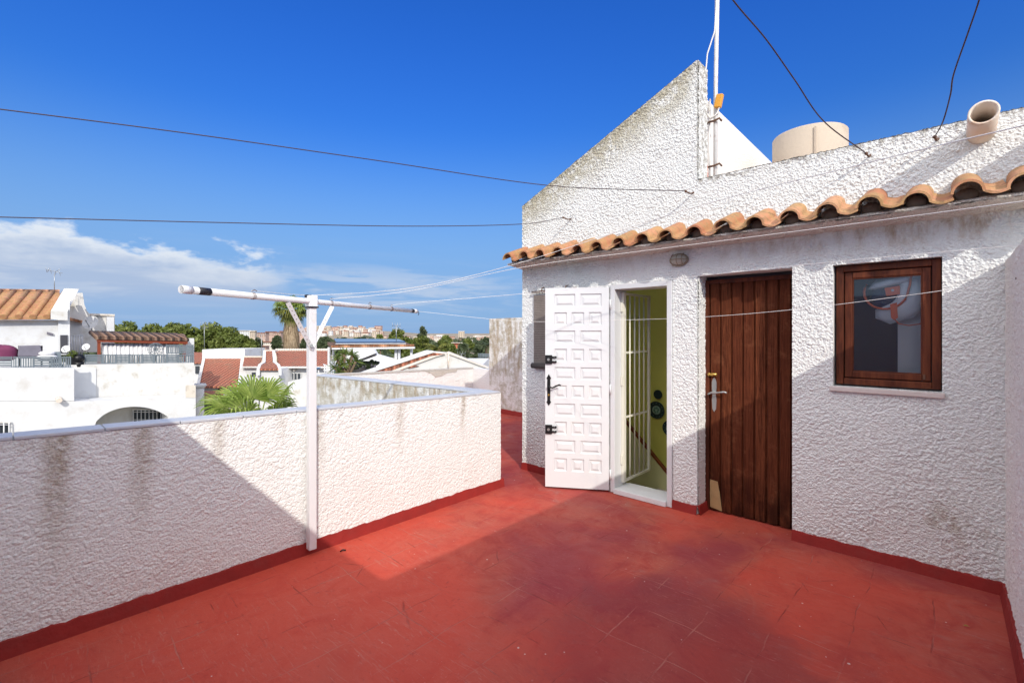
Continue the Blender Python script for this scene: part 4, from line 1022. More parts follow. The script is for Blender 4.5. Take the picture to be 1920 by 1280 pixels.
def barred(x0, x1, y0, y1, X, lab, bars=6, glass=M_WINDK):
    w = nx([(x0, y0), (x1, y0), (x1, y1), (x0, y1)], X, .05, 'window', glass); w['label'] = lab
    m = MB()
    for i in range(bars+1):
        x = x0+(x1-x0)*i/bars; m.tube([onx(x, y0-1, X+.10), onx(x, y1+2, X+.10)], .018, 5)
    for y in (y0+3, (y0+y1)/2+2, y1-3): m.tube([onx(x0-1, y, X+.10), onx(x1+1, y, X+.10)], .016, 5)
    m.build('bars', M_WMETAL, w)
    m = MB(); m.prism([onx(x, y, X+.06) for x, y in ((x0-2.5, y0-3), (x1+2.5, y0-3), (x1+2.5, y0), (x0-2.5, y0))], (-.05, 0, 0)); m.build('lintel', M_FARW2, w)
barred(250, 309, 769, 800, XN-1.5, 'barred arched window inside the porch', 8)
barred(-22, 17, 793, 830, XN+.06, 'small barred window low on the wall', 4)
sp = onx(110, 747, XN); m = MB(); m.tube([sp, sp+Vector((.32, 0, -.04))], .09, 12); m.build('drain_spout', M_CLAYP, nb)
# shallow storey on the terrace with a tiled roof
h2 = thing('terrace_room', 'white room on the neighbouring roof terrace under a weathered orange barrel-tile roof', 'building', onx(50, 690, XN-4))
XU = XN-3.6
nx([(-260, 600), (109, 600), (109, 700), (-260, 700)], XU, 3, 'wall', M_FARW, h2)
a, b = onx(-200, 601, XU+.35), onx(106, 599, XU+.35); c_, d2 = onx(112, 552, XU-2.6), onx(-160, 547, XU-2.6)
MB().prism([a, b, c_, d2], (0, 0, .12)).build('roof', M_TILE, h2)
m = MB()
k0, k1 = a.y, b.y; nt = int((k1-k0)/.42)
for i in range(nt):
    y = k0+.2+i*.42; lo = Vector((XU+.40, y, a.z+(b.z-a.z)*(y-k0)/(k1-k0)+.12)); t_ = (y-k0)/(k1-k0); hi = d2.lerp(c_, t_)+Vector((0, 0, .12)); hi.y = lo.y+.75+(c_.y-b.y)*.0
    m.tube([lo, lo.lerp(hi, .5)+UP*random.uniform(-.01, .01), hi], .11, 8)
m.build('cover_tiles', M_TILE, h2)
nx([(-260, 541), (110, 545.5), (110, 553), (-260, 549)], XU-2.9, .5, 'ridge_wall', M_FARW, h2)
nx([(-260, 537.5), (112, 543), (112, 546), (-260, 541)], XU-2.85, .6, 'ridge_tiles', M_ROOF_O, h2)
MB().prism([onx(95, 598, XU+.45), onx(109, 600, XU+.45), onx(109, 583, XU+.45), onx(132, 541, XU-2.2), onx(120, 541, XU-2.2), onx(95, 583, XU+.45)], (-.001, .30, 0)).build('gable_coping', M_FARW2, h2)
nx([(109, 583), (131, 543), (131, 665), (109, 665)], XU+.2, .6, 'gable_wall', M_FARW, h2)
nx([(88, 622), (100, 625), (100, 629), (88, 626)], XU+.08, .08, 'wall_vent', M_GREYC, h2)
h3 = thing('chimney_house', 'white stepped wall with square chimney and curved shoulder behind the left terrace', 'building', onx(170, 690, XN-8))
XV = XU-3.5
nx([(131, 562), (143, 562), (143, 549), (155, 549), (158, 570), (163, 583), (170, 590), (215, 591), (215, 660), (131, 660)], XV, 2.0, 'wall', M_FARW2, h3)
nx([(170, 587.5), (215, 589), (215, 592.5), (170, 591)], XV+.1, 1.4, 'wall_coping', M_CONC, h3)
nx([(200, 594), (214, 594), (214, 625), (200, 625)], XV+.25, .3, 'pier', M_FARW, h3)
nx([(130, 595), (155, 601), (155, 606), (130, 600)], XV+.3, .5, 'tile_strip', M_ROOF_O, h3)
nx([(113, 628), (127, 628), (127, 662), (113, 662)], XU+.25, .05, 'door', M_DARK, h2)
m = MB()
for x in (134, 139, 144, 149, 154): m.tube([onx(x, 629, XV+1.2), onx(x, 664, XV+1.2)], .03, 5)
m.tube([onx(134, 629, XV+1.2), onx(154, 629, XV+1.2)], .03, 5); m.build('bar_gate', M_WMETAL, h3)
def dish(px, py, r_px, X, label, col=M_FARW):
    c = onx(px, py, X); r = r_px*(X/ray(px, py).x)/F
    t = thing('satellite_dish', label, 'satellite dish', c, 'satellite dishes on the neighbouring terrace')
    ax = Vector((.75, -.55, .35)).normalized(); u = ax.cross(UP).normalized(); v = ax.cross(u); m = MB(); vs = []
    for k, (q, dd) in enumerate(((0.02, -.22), (.5, -.17), (.8, -.08), (1, 0))): vs += [c+(u*math.cos(a)+v*math.sin(a))*r*q+ax*dd*r for a in [j*math.pi/10 for j in range(20)]]
    m.add(vs, [(s*20+j, s*20+(j+1) % 20, (s+1)*20+(j+1) % 20, (s+1)*20+j) for s in range(3) for j in range(20)], True); m.build('reflector', col, t)
    m = MB(); m.tube([c-v*r*.8*(1 if v.z < 0 else -1)*0+Vector((0, 0, -r*.9)), c+ax*r*.9+Vector((0, 0, -r*.15))], r*.04+.008, 5); m.tube([c+ax*r*.85+Vector((0, 0, -r*.15)), c+ax*r*1.0+Vector((0, 0, -r*.12))], r*.12, 6); m.build('feed_arm', M_STEEL, t)
    m = MB(); m.tube([c-ax*r*.2, c-ax*r*.35-UP*r*.4, c-ax*r*.35-UP*r*1.5], r*.05+.01, 6); m.build('mount', M_STEEL, t)
dish(169, 604, 13, XN-5.6, 'large pale satellite dish below the curved shoulder of the chimney wall')
dish(123, 654, 7, XN-3.0, 'small satellite dish just right of the tiled terrace room')
dish(161, 650, 6.5, XN-3.0, 'small satellite dish left of the canvas-walled pergola')
# aerial on the roof
def aerial(px, py0, py1, d, label, kind=0, X=None):
    f = (lambda x, y: onx(x, y, X)) if X else (lambda x, y: at(x, y, d))
    b = f(px, py1); tp = f(px, py0); t = thing('tv_aerial', label, 'aerial', b, 'television aerials on the roofs')
    dd = d or X/ray(px, py0).x; px1 = dd/F; r0 = max(.015, px1*.45)
    MB().tube([b, tp], r0, 6).build('mast', M_STEEL, t)
    m = MB(); u = Vector((.6, .8, 0)) if kind == 0 else Vector((CS, SN, 0)); L = 12*px1
    if kind == 0:
        m.tube([tp-u*L*1.1+UP*px1*6, tp+u*L*1.1-UP*px1*0], r0*.7, 5)
        for s in (-1, -.4, .2, .8): m.tube([tp+u*L*s+UP*px1*(2.8-3*s)-FWD*L*.2+UP*px1*5, tp+u*L*s+UP*px1*(2.8-3*s)-UP*px1*5], r0*.5, 4)
        m.tube([tp+u*L*.2-RGT*L*.0+UP*px1*2, tp+u*L*.8+UP*px1*9], r0*.7, 4); m.tube([tp-u*L*.9+UP*px1*2, tp-u*L*.7+UP*px1*10], r0*.7, 4)
    else:
        for zz in (0, 7):
            m.tube([tp-u*L*.6-UP*px1*zz, tp+u*L*.6-UP*px1*zz], r0*.6, 4)
            for s in (-.6, -.2, .2, .6): m.tube([tp+u*L*s+UP*px1*(5-zz), tp+u*L*s-UP*px1*(4+zz)], r0*.45, 4)
    m.build('elements', M_WMETAL if 0 else M_STEEL, t)
    return t
aerial(102, 512, 545, None, 'yagi aerial above the orange tile roof at the far left', 0, XU-2)
# pergola with canvas side on the terrace
pg = thing('pergola', 'wooden pergola with dark tile roof and white canvas side on the left terrace', 'pergola', onx(260, 690, XN-4))
XG = XN-3.0
MB().prism([onx(181, 636, XG+.5), onx(352, 639, XG+.5), onx(345, 629, XG-2.0), onx(190, 627, XG-2.0)], (0, 0, .10)).build('roof', M_ROOF_B, pg)
m = MB(); q0, q1 = onx(183, 634, XG+.45), onx(351, 637, XG+.45)
for i in range(27):
    c = q0.lerp(q1, i/26); m.tube([c, c+Vector((-2.4, 0, .26))], .10, 6)
m.build('cover_tiles', M_ROOF_B, pg)
nx([(182, 637), (352, 640), (352, 645), (182, 641)], XG+.45, .15, 'beam', M_RAILW, pg)
for a in ((183, 189), (344, 349)): nx([(a[0], 641), (a[1], 641), (a[1], 684), (a[0], 684)], XG+.4, .18, 'post', M_RAILW, pg)
m = MB(); vs = []; 
for i in range(61):
    x = 190+i*2.42; j = .10*math.sin(i*1.9)+.05*math.sin(i*.7); vs += [onx(x, 643, XG+.2)+Vector((j*.3, 0, 0)), onx(x, 682, XG+.2)+Vector((j, 0, 0))]
m.add(vs, [(2*i, 2*i+1, 2*i+3, 2*i+2) for i in range(60)], True); cv = m.build('canvas_side', M_CANV, pg); sm_ = cv.modifiers.new('solid', 'SOLIDIFY'); sm_.thickness = .02
nx([(349, 634), (364, 634), (364, 684), (349, 684)], XG-.5, .3, 'end_wall', M_FARW, pg)
# slatted fence panels on the terrace edge
def fence_panel(x0, x1, y0, y1, X, vert, label):
    t = thing('fence_panel', label, 'fence', onx((x0+x1)/2, y1, X), 'grey slatted fence panels of the left terrace'); m = MB(); p = lambda x, y, o=0: onx(x, y, X+o)
    for x in (x0, x1): m.prism([p(x-1.1, y0), p(x+1.1, y0), p(x+1.1, y1), p(x-1.1, y1)], (-.08, 0, 0))
    m.build('post', M_RAILG, t) if 0 else None
    fr = m
    for y in (y0+.5, y1-2): fr.prism([p(x0+1.1, y), p(x1-1.1, y), p(x1-1.1, y+2), p(x0+1.1, y+2)], (-.05, 0, 0))
    fr.build('frame', M_RAILG, t)
    m = MB()
    if vert:
        n = max(3, int((x1-x0)/4.6))
        for i in range(n):
            a = x0+1.5+(x1-x0-3)*(i+.18)/n; b = x0+1.5+(x1-x0-3)*(i+.78)/n; m.prism([p(a, y0+2.6, -.02), p(b, y0+2.6, -.02), p(b, y1-2.1, -.02), p(a, y1-2.1, -.02)], (-.03, 0, 0))
    else:
        for i in range(4):
            y = y0+3+(y1-y0-5.5)*i/4; m.prism([p(x0+1.1, y, -.02), p(x1-1.1, y, -.02), p(x1-1.1, y+2.6, -.02), p(x0+1.1, y+2.6, -.02)], (-.03, 0, 0))
    m.build('slats', M_RAILG, t)
edges = [(-70, -26, 0), (-24, 22, 0), (26, 62, 1), (64, 96, 0), (98, 132, 1)]
for i, (a, b, v) in enumerate(edges):
    fence_panel(a, b, 668, 690, XN-.2, v, ['fence panel of level slats beyond the left edge', 'leftmost grey fence panel in view, level slats below the purple cover', 'grey fence panel with upright slats below the dark lounge seat', 'grey fence panel with level slats right of the dark lounge seat', 'grey fence panel with upright slats ending at the terrace corner'][i])
ed2 = [(160, 192, 0), (194, 216, 1), (218, 242, 0), (244, 266, 1), (268, 288, 0), (290, 312, 1), (314, 334, 0), (336, 362, 1)]
nm = ['first', 'second', 'third', 'fourth', 'fifth', 'sixth', 'seventh', 'last']
for i, (a, b, v) in enumerate(ed2):
    fence_panel(a, b, 664, 682, XN-1.5, v, f'{nm[i]} low grey fence panel from the left below the pergola, {"upright" if v else "level"} slats')
fence_panel(313, 336, 646, 663, XN-1.6, 1, 'raised grey fence panel with upright slats at the right end of the terrace')
fence_panel(338, 362, 646, 663, XN-1.6, 0, 'raised grey fence panel with level slats, farthest right on the terrace')
# things on the terrace
um = thing('covered_parasol', 'purple cover bundled over garden furniture behind the leftmost fence', 'cover', onx(8, 668, XN-1.2))
m = MB(); m.ball(onx(8, 662, XN-1.2), .34, 14, 10, (1, 1.2, .95)); m.ball(onx(-4, 660, XN-1.2), .30, 12, 8, (1, 1, 1.0)); m.ball(onx(16, 660, XN-1.1), .2, 12, 8, (1, 1, .9))
for i, v in enumerate(m.v):
    q = Vector(v); o = .04*math.sin(q.y*19+q.z*6)+.03*math.sin(q.z*15); m.v[i] = (q.x+o, q.y, q.z)
m.build('cover', M_PURP, um)
ls = thing('lounge_seat', 'dark grey swing lounge back standing behind the upright slats', 'seat', onx(55, 668, XN-1.2))
MB().prism([onx(35, 648, XN-1.0), onx(76, 647, XN-1.0), onx(80, 668, XN-.9), onx(33, 668, XN-.9)], (-.15, 0, 0)).build('backrest', M_GREYC, ls, bevel=.03)
m = MB(); m.prism([onx(34, 668, XN-.9), onx(80, 668, XN-.9), onx(80, 672, XN-.6), onx(34, 672, XN-.6)], (-.3, 0, 0)); m.build('seat', M_GREYC, ls)
m = MB()
for x in (36, 78): m.tube([onx(x, 648, XN-1.15), onx(x, 690, XN-1.15)], .03, 6)
m.build('leg', M_BLACK, ls)
fn = thing('round_fan', 'round grey fan-like disc standing on the fence below the pergola canvas', 'fan', onx(292, 664, XN-1.7)); c = onx(292, 655, XN-1.7); m = MB()
for rr in (.08, .17, .25, .30): m.tube([c+Vector((0, math.cos(a)*rr, math.sin(a)*rr)) for a in [j*math.pi/8 for j in range(17)]], .014, 5)
for j in range(10): a = j*math.pi/5; m.tube([c, c+Vector((0, math.cos(a)*.30, math.sin(a)*.30))], .012, 4)
m.build('guard', M_RAILG, fn); MB().tube([c-UP*.28, c-UP*.5], .03, 6).build('stand', M_RAILG, fn)
for i, (px, w, hgt, mt, lb) in enumerate(((88, 12, 14, M_CANV, 'white cushion heap behind the fence right of the lounge seat'), (104, 9, 18, M_RAILG, 'grey garden chair back behind the level-slat panel'), (139, 8, 15, M_BLACK, 'dark plant trough at the corner of the left terrace'), (150, 9, 17, M_BLACK, 'black barbecue under its cover beside the dark trough'))):
    t = thing(['cushion_heap', 'garden_chair', 'plant_trough', 'covered_barbecue'][i], lb, ['cushions', 'chair', 'trough', 'barbecue'][i], onx(px, 680, XN-.9)); m = MB()
    q = onx(px, 668, XN-.9); s_ = w*.021
    if i == 0: m.ball(q-UP*.05, s_, 12, 8, (1, 1.3, .5)); m.ball(q+UP*.12, s_*.8, 12, 8, (1, 1.2, .5)); m.build('cushion', mt, t)
    elif i == 1:
        m.prism([q+Vector((0, -s_, -.3)), q+Vector((0, s_, -.3)), q+Vector((-.08, s_*.8, .18)), q+Vector((-.08, -s_*.8, .18))], (-.05, 0, 0)); m.build('backrest', mt, t); MB().box(q+Vector((0, -s_, -.36)), q+Vector((.4, s_, -.31))).build('seat', mt, t)
        for yy in (-s_, s_): MB().tube([q+Vector((.36, yy*.9, -.36)), q+Vector((.36, yy, -.85))], .02, 5).build('leg', mt, t)
    elif i == 2: m.prism([q+Vector((-.5, -s_, -.35)), q+Vector((-.5, s_, -.35)), q+Vector((-.5, s_*1.1, -.02)), q+Vector((-.5, -s_*1.1, -.02))], (-.25, 0, 0)); m.build('trough', mt, t)
    else: q = q-Vector((.6, 0, .05)); m.ball(q-UP*.05, s_*1.1, 12, 8, (1, 1, .9)); m.tube([q-UP*.2, q-UP*.45], s_, 10, rad=[s_, s_*.8]); m.build('cover', mt, t)
    if i == 2:
        m = MB(); leaves(m, [tuple(q+UP*.05-Vector((.6, 0, 0)))], [.17], 120, .06, 1, 5); m.build('leaves', M_BUSH, t)

# ------------------------------------------------------------------ middle distance: red roofed houses
def roofq(name, pts, d0, d1, parent, mat=M_ROOF_R, th=.1):
    """pts: bottom-left, bottom-right at d0; top-right, top-left at d1"""
    p = [at(*pts[0], d0), at(*pts[1], d0), at(*pts[2], d1), at(*pts[3], d1)]
    return MB().prism(p, (0, 0, -th)).build(name, mat, parent)
hA = thing('house', 'white house with a tall plain red tile roof below a square white stair box', 'house', at(410, 800, 27), 'red roofed houses below the pines')
front('wall', [(372, 724), (446, 724), (446, 736), (372, 736)], 27.0, 5, M_FARW, hA)
front('stair_box', [(379, 655), (459, 654), (459, 676), (379, 676)], 31.0, 2.5, M_FARW, hA)
roofq('roof', [(372, 724), (444, 724), (452, 672), (384, 672)], 26.7, 31.0, hA)
MB().prism([at(367, 728, 26.4), at(373, 726, 26.4), at(385, 670, 31.0), at(380, 668, 31.0)], (0, 0, -.4)).build('gable_coping', M_FARW2, hA)
MB().prism([at(445, 728, 26.4), at(450, 726, 26.4), at(457, 668, 31.0), at(452, 668, 31.0)], (0, 0, -.4)).build('gable_coping', M_FARW, hA)
roofq('porch_roof', [(375, 744), (418, 742), (420, 731), (382, 733)], 24.6, 26.4, hA)
front('porch_beam', [(374, 745), (420, 743), (420, 749), (374, 751)], 24.6, .3, M_CREAMW, hA)
front('porch_wall', [(378, 749), (420, 747), (420, 900), (378, 900)], 26.6, .3, M_DARK, hA)
m = MB(); c = at(373, 760, 24.5); m.tube([at(373, 860, 24.5), at(373, 728, 24.5)], .24, 14); m.tube([at(373, 728, 24.5), at(373, 722, 24.5), at(373, 719, 24.5)], .3, 14, rad=[.24, .36, .30]); m.build('column', M_CONC if 0 else M_FARW2, hA)
front('window', [(408, 727), (415, 727), (415, 735), (408, 735)], 26.9, .06, M_WINDK, hA)
hB = thing('house', 'low white house with small red roof patch left of the bottle-shaped red gable', 'house', at(470, 800, 28), 'red roofed houses below the pines')
front('wall', [(450, 690), (492, 690), (492, 810), (450, 810)], 28, 6, M_FARW, hB)
roofq('roof', [(455, 687), (484, 687), (491, 670), (458, 670)], 27.8, 30.6, hB)
front('eave', [(453, 687), (484, 687), (484, 689.5), (453, 689.5)], 27.7, .3, M_FARW2, hB)
MB().prism([at(449, 725, 27.5), at(453, 725, 27.5), at(459, 669, 30.6), at(455, 669, 30.6)], (0, 0, -.4)).build('gable_coping', M_FARW2, hB)
MB().prism([at(456, 670, 30.5), at(492, 670, 30.5), at(492, 667.5, 30.5), at(456, 667.5, 30.5)], FWD*.3).build('ridge', M_CONC, hB)
front('window', [(472, 698), (479, 698), (479, 706), (472, 706)], 27.96, .06, M_WINDK, hB)
hC = thing('house', 'white house with bottle-shaped red tiled gable edged in white', 'house', at(506, 800, 27.5), 'red roofed houses below the pines')
front('wall', [(484, 691), (524, 691), (527, 810), (481, 810)], 27, 4, M_FARW, hC)
roofq('roof', [(486, 691), (523, 691), (515, 680), (494, 680)], 26.8, 28.4, hC)
roofq('roof', [(498, 680), (511, 680), (511, 658), (499, 658)], 28.4, 30.8, hC)
for xs_ in (((484, 692), (487, 683), (495, 678), (496, 657)), ((525, 692), (522, 683), (515, 678), (513, 657))):
    q = [at(x, y, d) for (x, y), d in zip(xs_, (26.7, 27.8, 28.4, 30.8))]
    m = MB()
    for i in range(3): m.prism([q[i]-RGT*.09, q[i]+RGT*.09, q[i+1]+RGT*.09, q[i+1]-RGT*.09], (0, 0, -.35))
    m.build('edge_coping', M_FARW, hC)
MB().prism([at(495, 659, 30.9), at(515, 659, 30.9), at(515, 656, 30.9), at(495, 656, 30.9)], FWD*.4).build('ridge', M_CREAMW, hC)
hD = thing('house', 'long white house with wide red tile roof behind the clothes post', 'house', at(570, 800, 29), 'red roofed houses below the pines')
front('wall', [(524, 688), (616, 688), (616, 830), (524, 830)], 28.6, 6, M_FARW, hD)
roofq('roof', [(524, 687), (615, 687), (615, 657), (517, 657)], 28.2, 32.5, hD)
front('eave', [(524, 687), (616, 687), (616, 690), (524, 690)], 28.1, .3, M_FARW2, hD)
m = MB(); rr = 22
for i in range(rr):
    x = 517+98*i/rr; m.tube([at(x, 656.6, 32.5), at(x+4.0, 656.6, 32.5)], .12, 8)
m.build('ridge_tiles', M_CREAMW, hD)
front('window', [(538, 700), (564, 700), (564, 711), (538, 711)], 28.56, .06, M_WINDK, hD)
m = MB()
for x in (538, 545, 551, 557, 564): m.prism(P3([(x-.6, 700), (x+.6, 700), (x+.6, 711), (x-.6, 711)], 28.5), FWD*.05)
m.build('window_mullions', M_FARW, hD)
front('wall_lamp', [(549, 692), (553, 692), (552, 696), (550, 696)], 28.4, .15, M_CREAMW, hD)
hE = thing('house', 'strip of orange roof and white wall between the left terrace and the square stair box', 'house', at(370, 760, 33), 'red roofed houses below the pines')
roofq('roof', [(362, 679), (380, 679), (380, 660), (362, 660)], 33, 36, hE)
front('wall', [(360, 680), (379, 680), (379, 760), (360, 760)], 33.2, 3, M_FARW, hE)
front('window', [(366, 686), (373, 686), (373, 700), (366, 700)], 33.1, .06, M_WINDK, hE)
# white roof terrace just right of the palm
hF = thing('house', 'white flat roof with slanting parapet between the green fan palm and the clothes post', 'house', at(560, 800, 17), 'near white roofs')
front('wall', [(540, 716), (572, 708), (616, 703), (616, 860), (540, 860)], 19, 4, M_FARW, hF)
front('terrace_wall', [(545, 734), (575, 722), (596, 719), (596, 860), (545, 860)], 17, 1, M_FARW2, hF)

# ------------------------------------------------------------------ right: pergola with solar panels, near gables
pr = thing('pergola', 'white-posted tiled pergola with a solar panel on top, beyond the second parapet', 'pergola', at(700, 705, 16.5))
A, B_, C_, D_ = at(622, 650, 15.6), at(777, 648, 15.6), at(760, 641, 18.4), at(614, 641, 18.4)
MB().prism([A, B_, C_, D_], (0, 0, -.10)).build('roof', M_ROOF_B, pr)
m = MB()
for i in range(34):
    q = A.lerp(B_, (i+.5)/34); m.tube([q+UP*.015, q-FWD*.06+UP*.01], .045, 6)
m.build('tile_ends', M_ROOF_O, pr)
MB().prism([at(622, 652, 15.55), at(777, 650, 15.55), at(777, 653.5, 15.55), at(622, 655, 15.55)], FWD*.12).build('beam', M_WMETAL, pr)
MB().prism([at(630, 643.5, 16.3), at(760, 643, 16.3), at(748, 638, 18.2), at(626, 637, 18.2)], (0, 0, .05)).build('solar_panel', M_SOLAR, pr)
MB().prism([at(629, 645, 16.25), at(761, 644.5, 16.25), at(761, 643.2, 16.25), at(629, 643.7, 16.25)], FWD*.05).build('panel_frame', M_WMETAL, pr)
for x, w_ in ((616, 1.8), (624, 1.5), (742, 2.2), (748, 1.8), (771, 1.8)): front('post', [(x-w_, 651), (x+w_, 651), (x+w_, 712), (x-w_, 712)], 15.8 if w_ != 1.5 else 16.6, .1, M_WMETAL, pr)
hG = thing('house', 'long white roof terrace wall with planted gravel bed under the tiled pergola', 'house', at(680, 760, 17), 'near white roofs')
front('wall', [(596, 712), (760, 700), (840, 690), (900, 690), (900, 900), (596, 900)], 15.4, 6, M_FARW, hG)
front('back_wall', [(650, 655), (700, 654), (706, 664), (742, 674), (742, 700), (650, 700)], 21, .3, M_FARW, hG)
MB().prism([at(640, 702, 15.5), at(700, 684, 17), at(712, 677, 18.5), at(668, 676, 18.5)], (0, 0, -.1)).build('gravel_bed', M_GRAVEL, hG)
MB().prism([at(668, 676, 18.4), at(704, 662, 18.4), at(704, 667, 18.4), at(668, 680, 18.4)], FWD*.2).build('bed_wall', M_CREAMW, hG)
m = MB()
for x in (609, 613, 617.5): m.tube([at(x, 684, 15.3), at(x, 706, 15.3)], .022, 6)
for y in (685, 695): m.tube([at(606, y-2, 15.3), at(620, y+2, 15.3)], .02, 6)
m.build('railing', M_WMETAL, hG)
tb = thing('water_butt', 'small blue-grey bin beside the yucca on the gravel terrace', 'bin', at(634, 704, 15.2)); m = MB(); m.tube([at(634, 704, 15.2), at(634, 694, 15.2)], .13, 12, rad=[.11, .14]); m.build('bin', simple('blue_grey_plastic', (.16, .22, .28), .5), tb)
ub = thing('garden_table', 'small round blue table on splayed legs just right of the clothes post', 'table', at(596, 706, 15.2)); m = MB(); c = at(594, 691, 15.2); m.tube([c, c+UP*.03], .12, 16); m.build('table_top', simple('blue_plastic', (.06, .14, .28), .5), ub)
for a in (-.12, .12): MB().tube([c+RGT*a*.3, c+RGT*a-UP*.33], .018, 6).build('leg', M_CANV, ub)
MB().tube([c-FWD*.02, c-FWD*.14-UP*.33], .018, 6).build('leg', M_CANV, ub)
hH = thing('house', 'white gabled roof end with a rust-streaked downpipe, its red tiles seen edge-on', 'house', at(840, 760, 13), 'near white roofs')
front('gable_wall', [(636, 709), (690, 697), (740, 680), (800, 658), (838, 661), (915, 690), (960, 696), (960, 880), (636, 880)], 13.2, .3, M_FARW2, hH)
front('gable_coping', [(838, 659.5), (915, 689), (915, 691), (838, 662.5)], 13.15, .4, M_CREAMW, hH)
front('verge', [(637, 708), (660, 703), (796, 657), (806, 658), (812, 661), (672, 706)], 13.13, .38, M_FARW, hH)
front('tile_strip', [(674, 706), (704, 705), (808, 667), (834, 664), (812, 661)], 13.17, .05, M_ROOF_R, hH)
front('verge', [(706, 705), (722, 704), (818, 668.5), (834, 664.5), (808, 667.5)], 13.14, .05, M_CREAMW, hH)
front('tile_patch', [(722, 701), (738, 692), (757, 692), (745, 700)], 13.15, .045, M_ROOF_R, hH)
front('tile_patch', [(750, 686), (762, 683), (785, 686), (768, 690)], 13.15, .045, M_ROOF_R, hH)
m = MB(); m.tube([at(841, 663, 13.12), at(840.5, 676, 13.12), at(841, 692, 13.12)], .022, 8); m.build('downpipe', M_RUST if 0 else M_CLAYP, hH)
hI = thing('balcony', 'small white balcony with grey railing beside the tall back wall', 'balcony', at(907, 690, 22))
front('slab', [(896, 676), (920, 676), (920, 690), (896, 690)], 22, 1, M_FARW, hI)
m = MB()
for i in range(8): m.tube([at(898+i*3, 664, 22), at(898+i*3, 676, 22)], .02, 5)
for y in (663.5, 667): m.tube([at(896, y, 22), at(921, y+.5, 22)], .03, 5)
m.build('railing', M_RAILG, hI)

# ------------------------------------------------------------------ palms and plants
def fan_leaf(m, base, tip_dir, L, petiole, n=26, droop=.35, seed=0, span=210):
    r = random.Random(seed); d = tip_dir.normalized(); c = base+d*petiole
    s = d.cross(UP); s = s.normalized() if s.length > .05 else Vector((1, 0, 0)); u = s.cross(d).normalized()
    roll = r.uniform(-.5, .5); s, u = s*math.cos(roll)+u*math.sin(roll), u*math.cos(roll)-s*math.sin(roll)
    m.tube([base, base.lerp(c, .5)+UP*.02, c], .012, 5, rad=[.018, .013, .009])
    hw = L*math.tan(R(span/n/2))*.62
    for i in range(n):
        a = R(-span/2+span*(i+.5)/n+r.uniform(-1.5, 1.5)); q = d*math.cos(a)+s*math.sin(a)
        l = L*(1-.22*abs(a)/math.pi)*r.uniform(.88, 1.06); t = (s*math.cos(a)-d*math.sin(a))
        fold = u*(.012 if i % 2 else -.0)
        p0 = c+q*l*.03; p1 = c+q*l*.5+fold; p2 = c+q*l*.80-UP*l*droop*.16; p3 = c+q*l*r.uniform(.93, 1.0)-UP*l*droop*r.uniform(.35, .9)
        w1, w2 = l*.5*math.tan(R(span/n/2))*1.05, hw*.55
        m.add([p0-t*.004, p0+t*.004, p1+t*w1+u*.012, p1-u*.004, p1-t*w1+u*.012, p2+t*w2, p2-t*w2, p3], [(0, 1, 2, 3), (0, 3, 4), (4, 3, 6), (3, 2, 5), (3, 5, 6), (6, 5, 7)])
fp = thing('fan_palm', 'bright green fan palm with large open fans rising behind the front parapet', 'palm tree', at(480, 860, 8.2)+Vector((0, 0, -2.6)))
base = at(482, 815, 8.2); k = 0
for (px, py, dd, L) in ((395, 792, 7.9, .62), (430, 775, 7.5, .66), (470, 788, 7.2, .60), (512, 778, 7.4, .66), (548, 782, 7.7, .60), (400, 742, 8.3, .60), (438, 726, 8.6, .62), (470, 719, 8.4, .64), (505, 716, 8.7, .62), (540, 728, 8.4, .62), (570, 765, 8.2, .58), (455, 760, 7.9, .66), (525, 758, 8.0, .62), (488, 722, 9.0, .6), (420, 800, 8.6, .6), (560, 800, 8.4, .6)):
    c = at(px, py, dd); dv = (c-base); m = MB(); fan_leaf(m, base, dv, L*.92, dv.length*.72, 30, .45, k, 225); m.build('leaf', M_FAN, fp); k += 1
MB().tube([(base.x, base.y, -5.6), (base.x, base.y, base.z-.3), base], .16, 12, rad=[.20, .17, .15]).build('trunk', M_TRUNK, fp)
tp = thing('tall_palm', 'tall fan palm with a thick skirt of dead fronds, standing left of the clothes post', 'palm tree', at(545, 700, 40)+Vector((0, 0, 0)))
top = at(545, 583, 40)
m = MB(); m.tube([(top.x, top.y, -5.5), at(546, 660, 40), at(546, 640, 40), at(545, 615, 40), at(545, 592, 40)], .7, 14, rad=[.30, .34, .38, .36, .22]); m.build('trunk', M_TRUNK, tp)
m = MB(); r = random.Random(5)
for i in range(2600):
    a = r.uniform(0, 2*math.pi); y = 596+66*r.random()**.9; t = (y-596)/66; rad = (.32+.20*min(1, t*2.5))*(1 if t < .7 else 1-.25*(t-.7)/.3)*(.80+.42*r.random())
    c = at(545+1.5*t, y, 40); q = c+Vector((math.cos(a)*rad, math.sin(a)*rad, 0)); w_ = Vector((-math.sin(a), math.cos(a), 0))*r.uniform(.02, .055); l = r.uniform(.3, .9)
    m.add([q-w_, q+w_, q+w_*.4+Vector((math.cos(a)*.08+r.uniform(-.1, .1), math.sin(a)*.08+r.uniform(-.1, .1), -l))], [(0, 1, 2)])
m.build('dead_frond_skirt', M_SKIRTP, tp)
k = 0; r = random.Random(11)
for i in range(70):
    a = r.uniform(0, 2*math.pi); el = r.uniform(-1.15, 1.25); dv = Vector((math.cos(a)*math.cos(el), math.sin(a)*math.cos(el), math.sin(el)))
    m = MB(); fan_leaf(m, top+UP*.1, dv, r.uniform(.65, .88), r.uniform(.5, .85), 16, .7, i+50, 200); m.build('leaf', M_FANF if el < .1 else M_FAN, tp)
yc = thing('yucca', 'bushy yucca with stiff rosettes of leaves in front of the tiled pergola', 'plant', at(650, 712, 14.9))
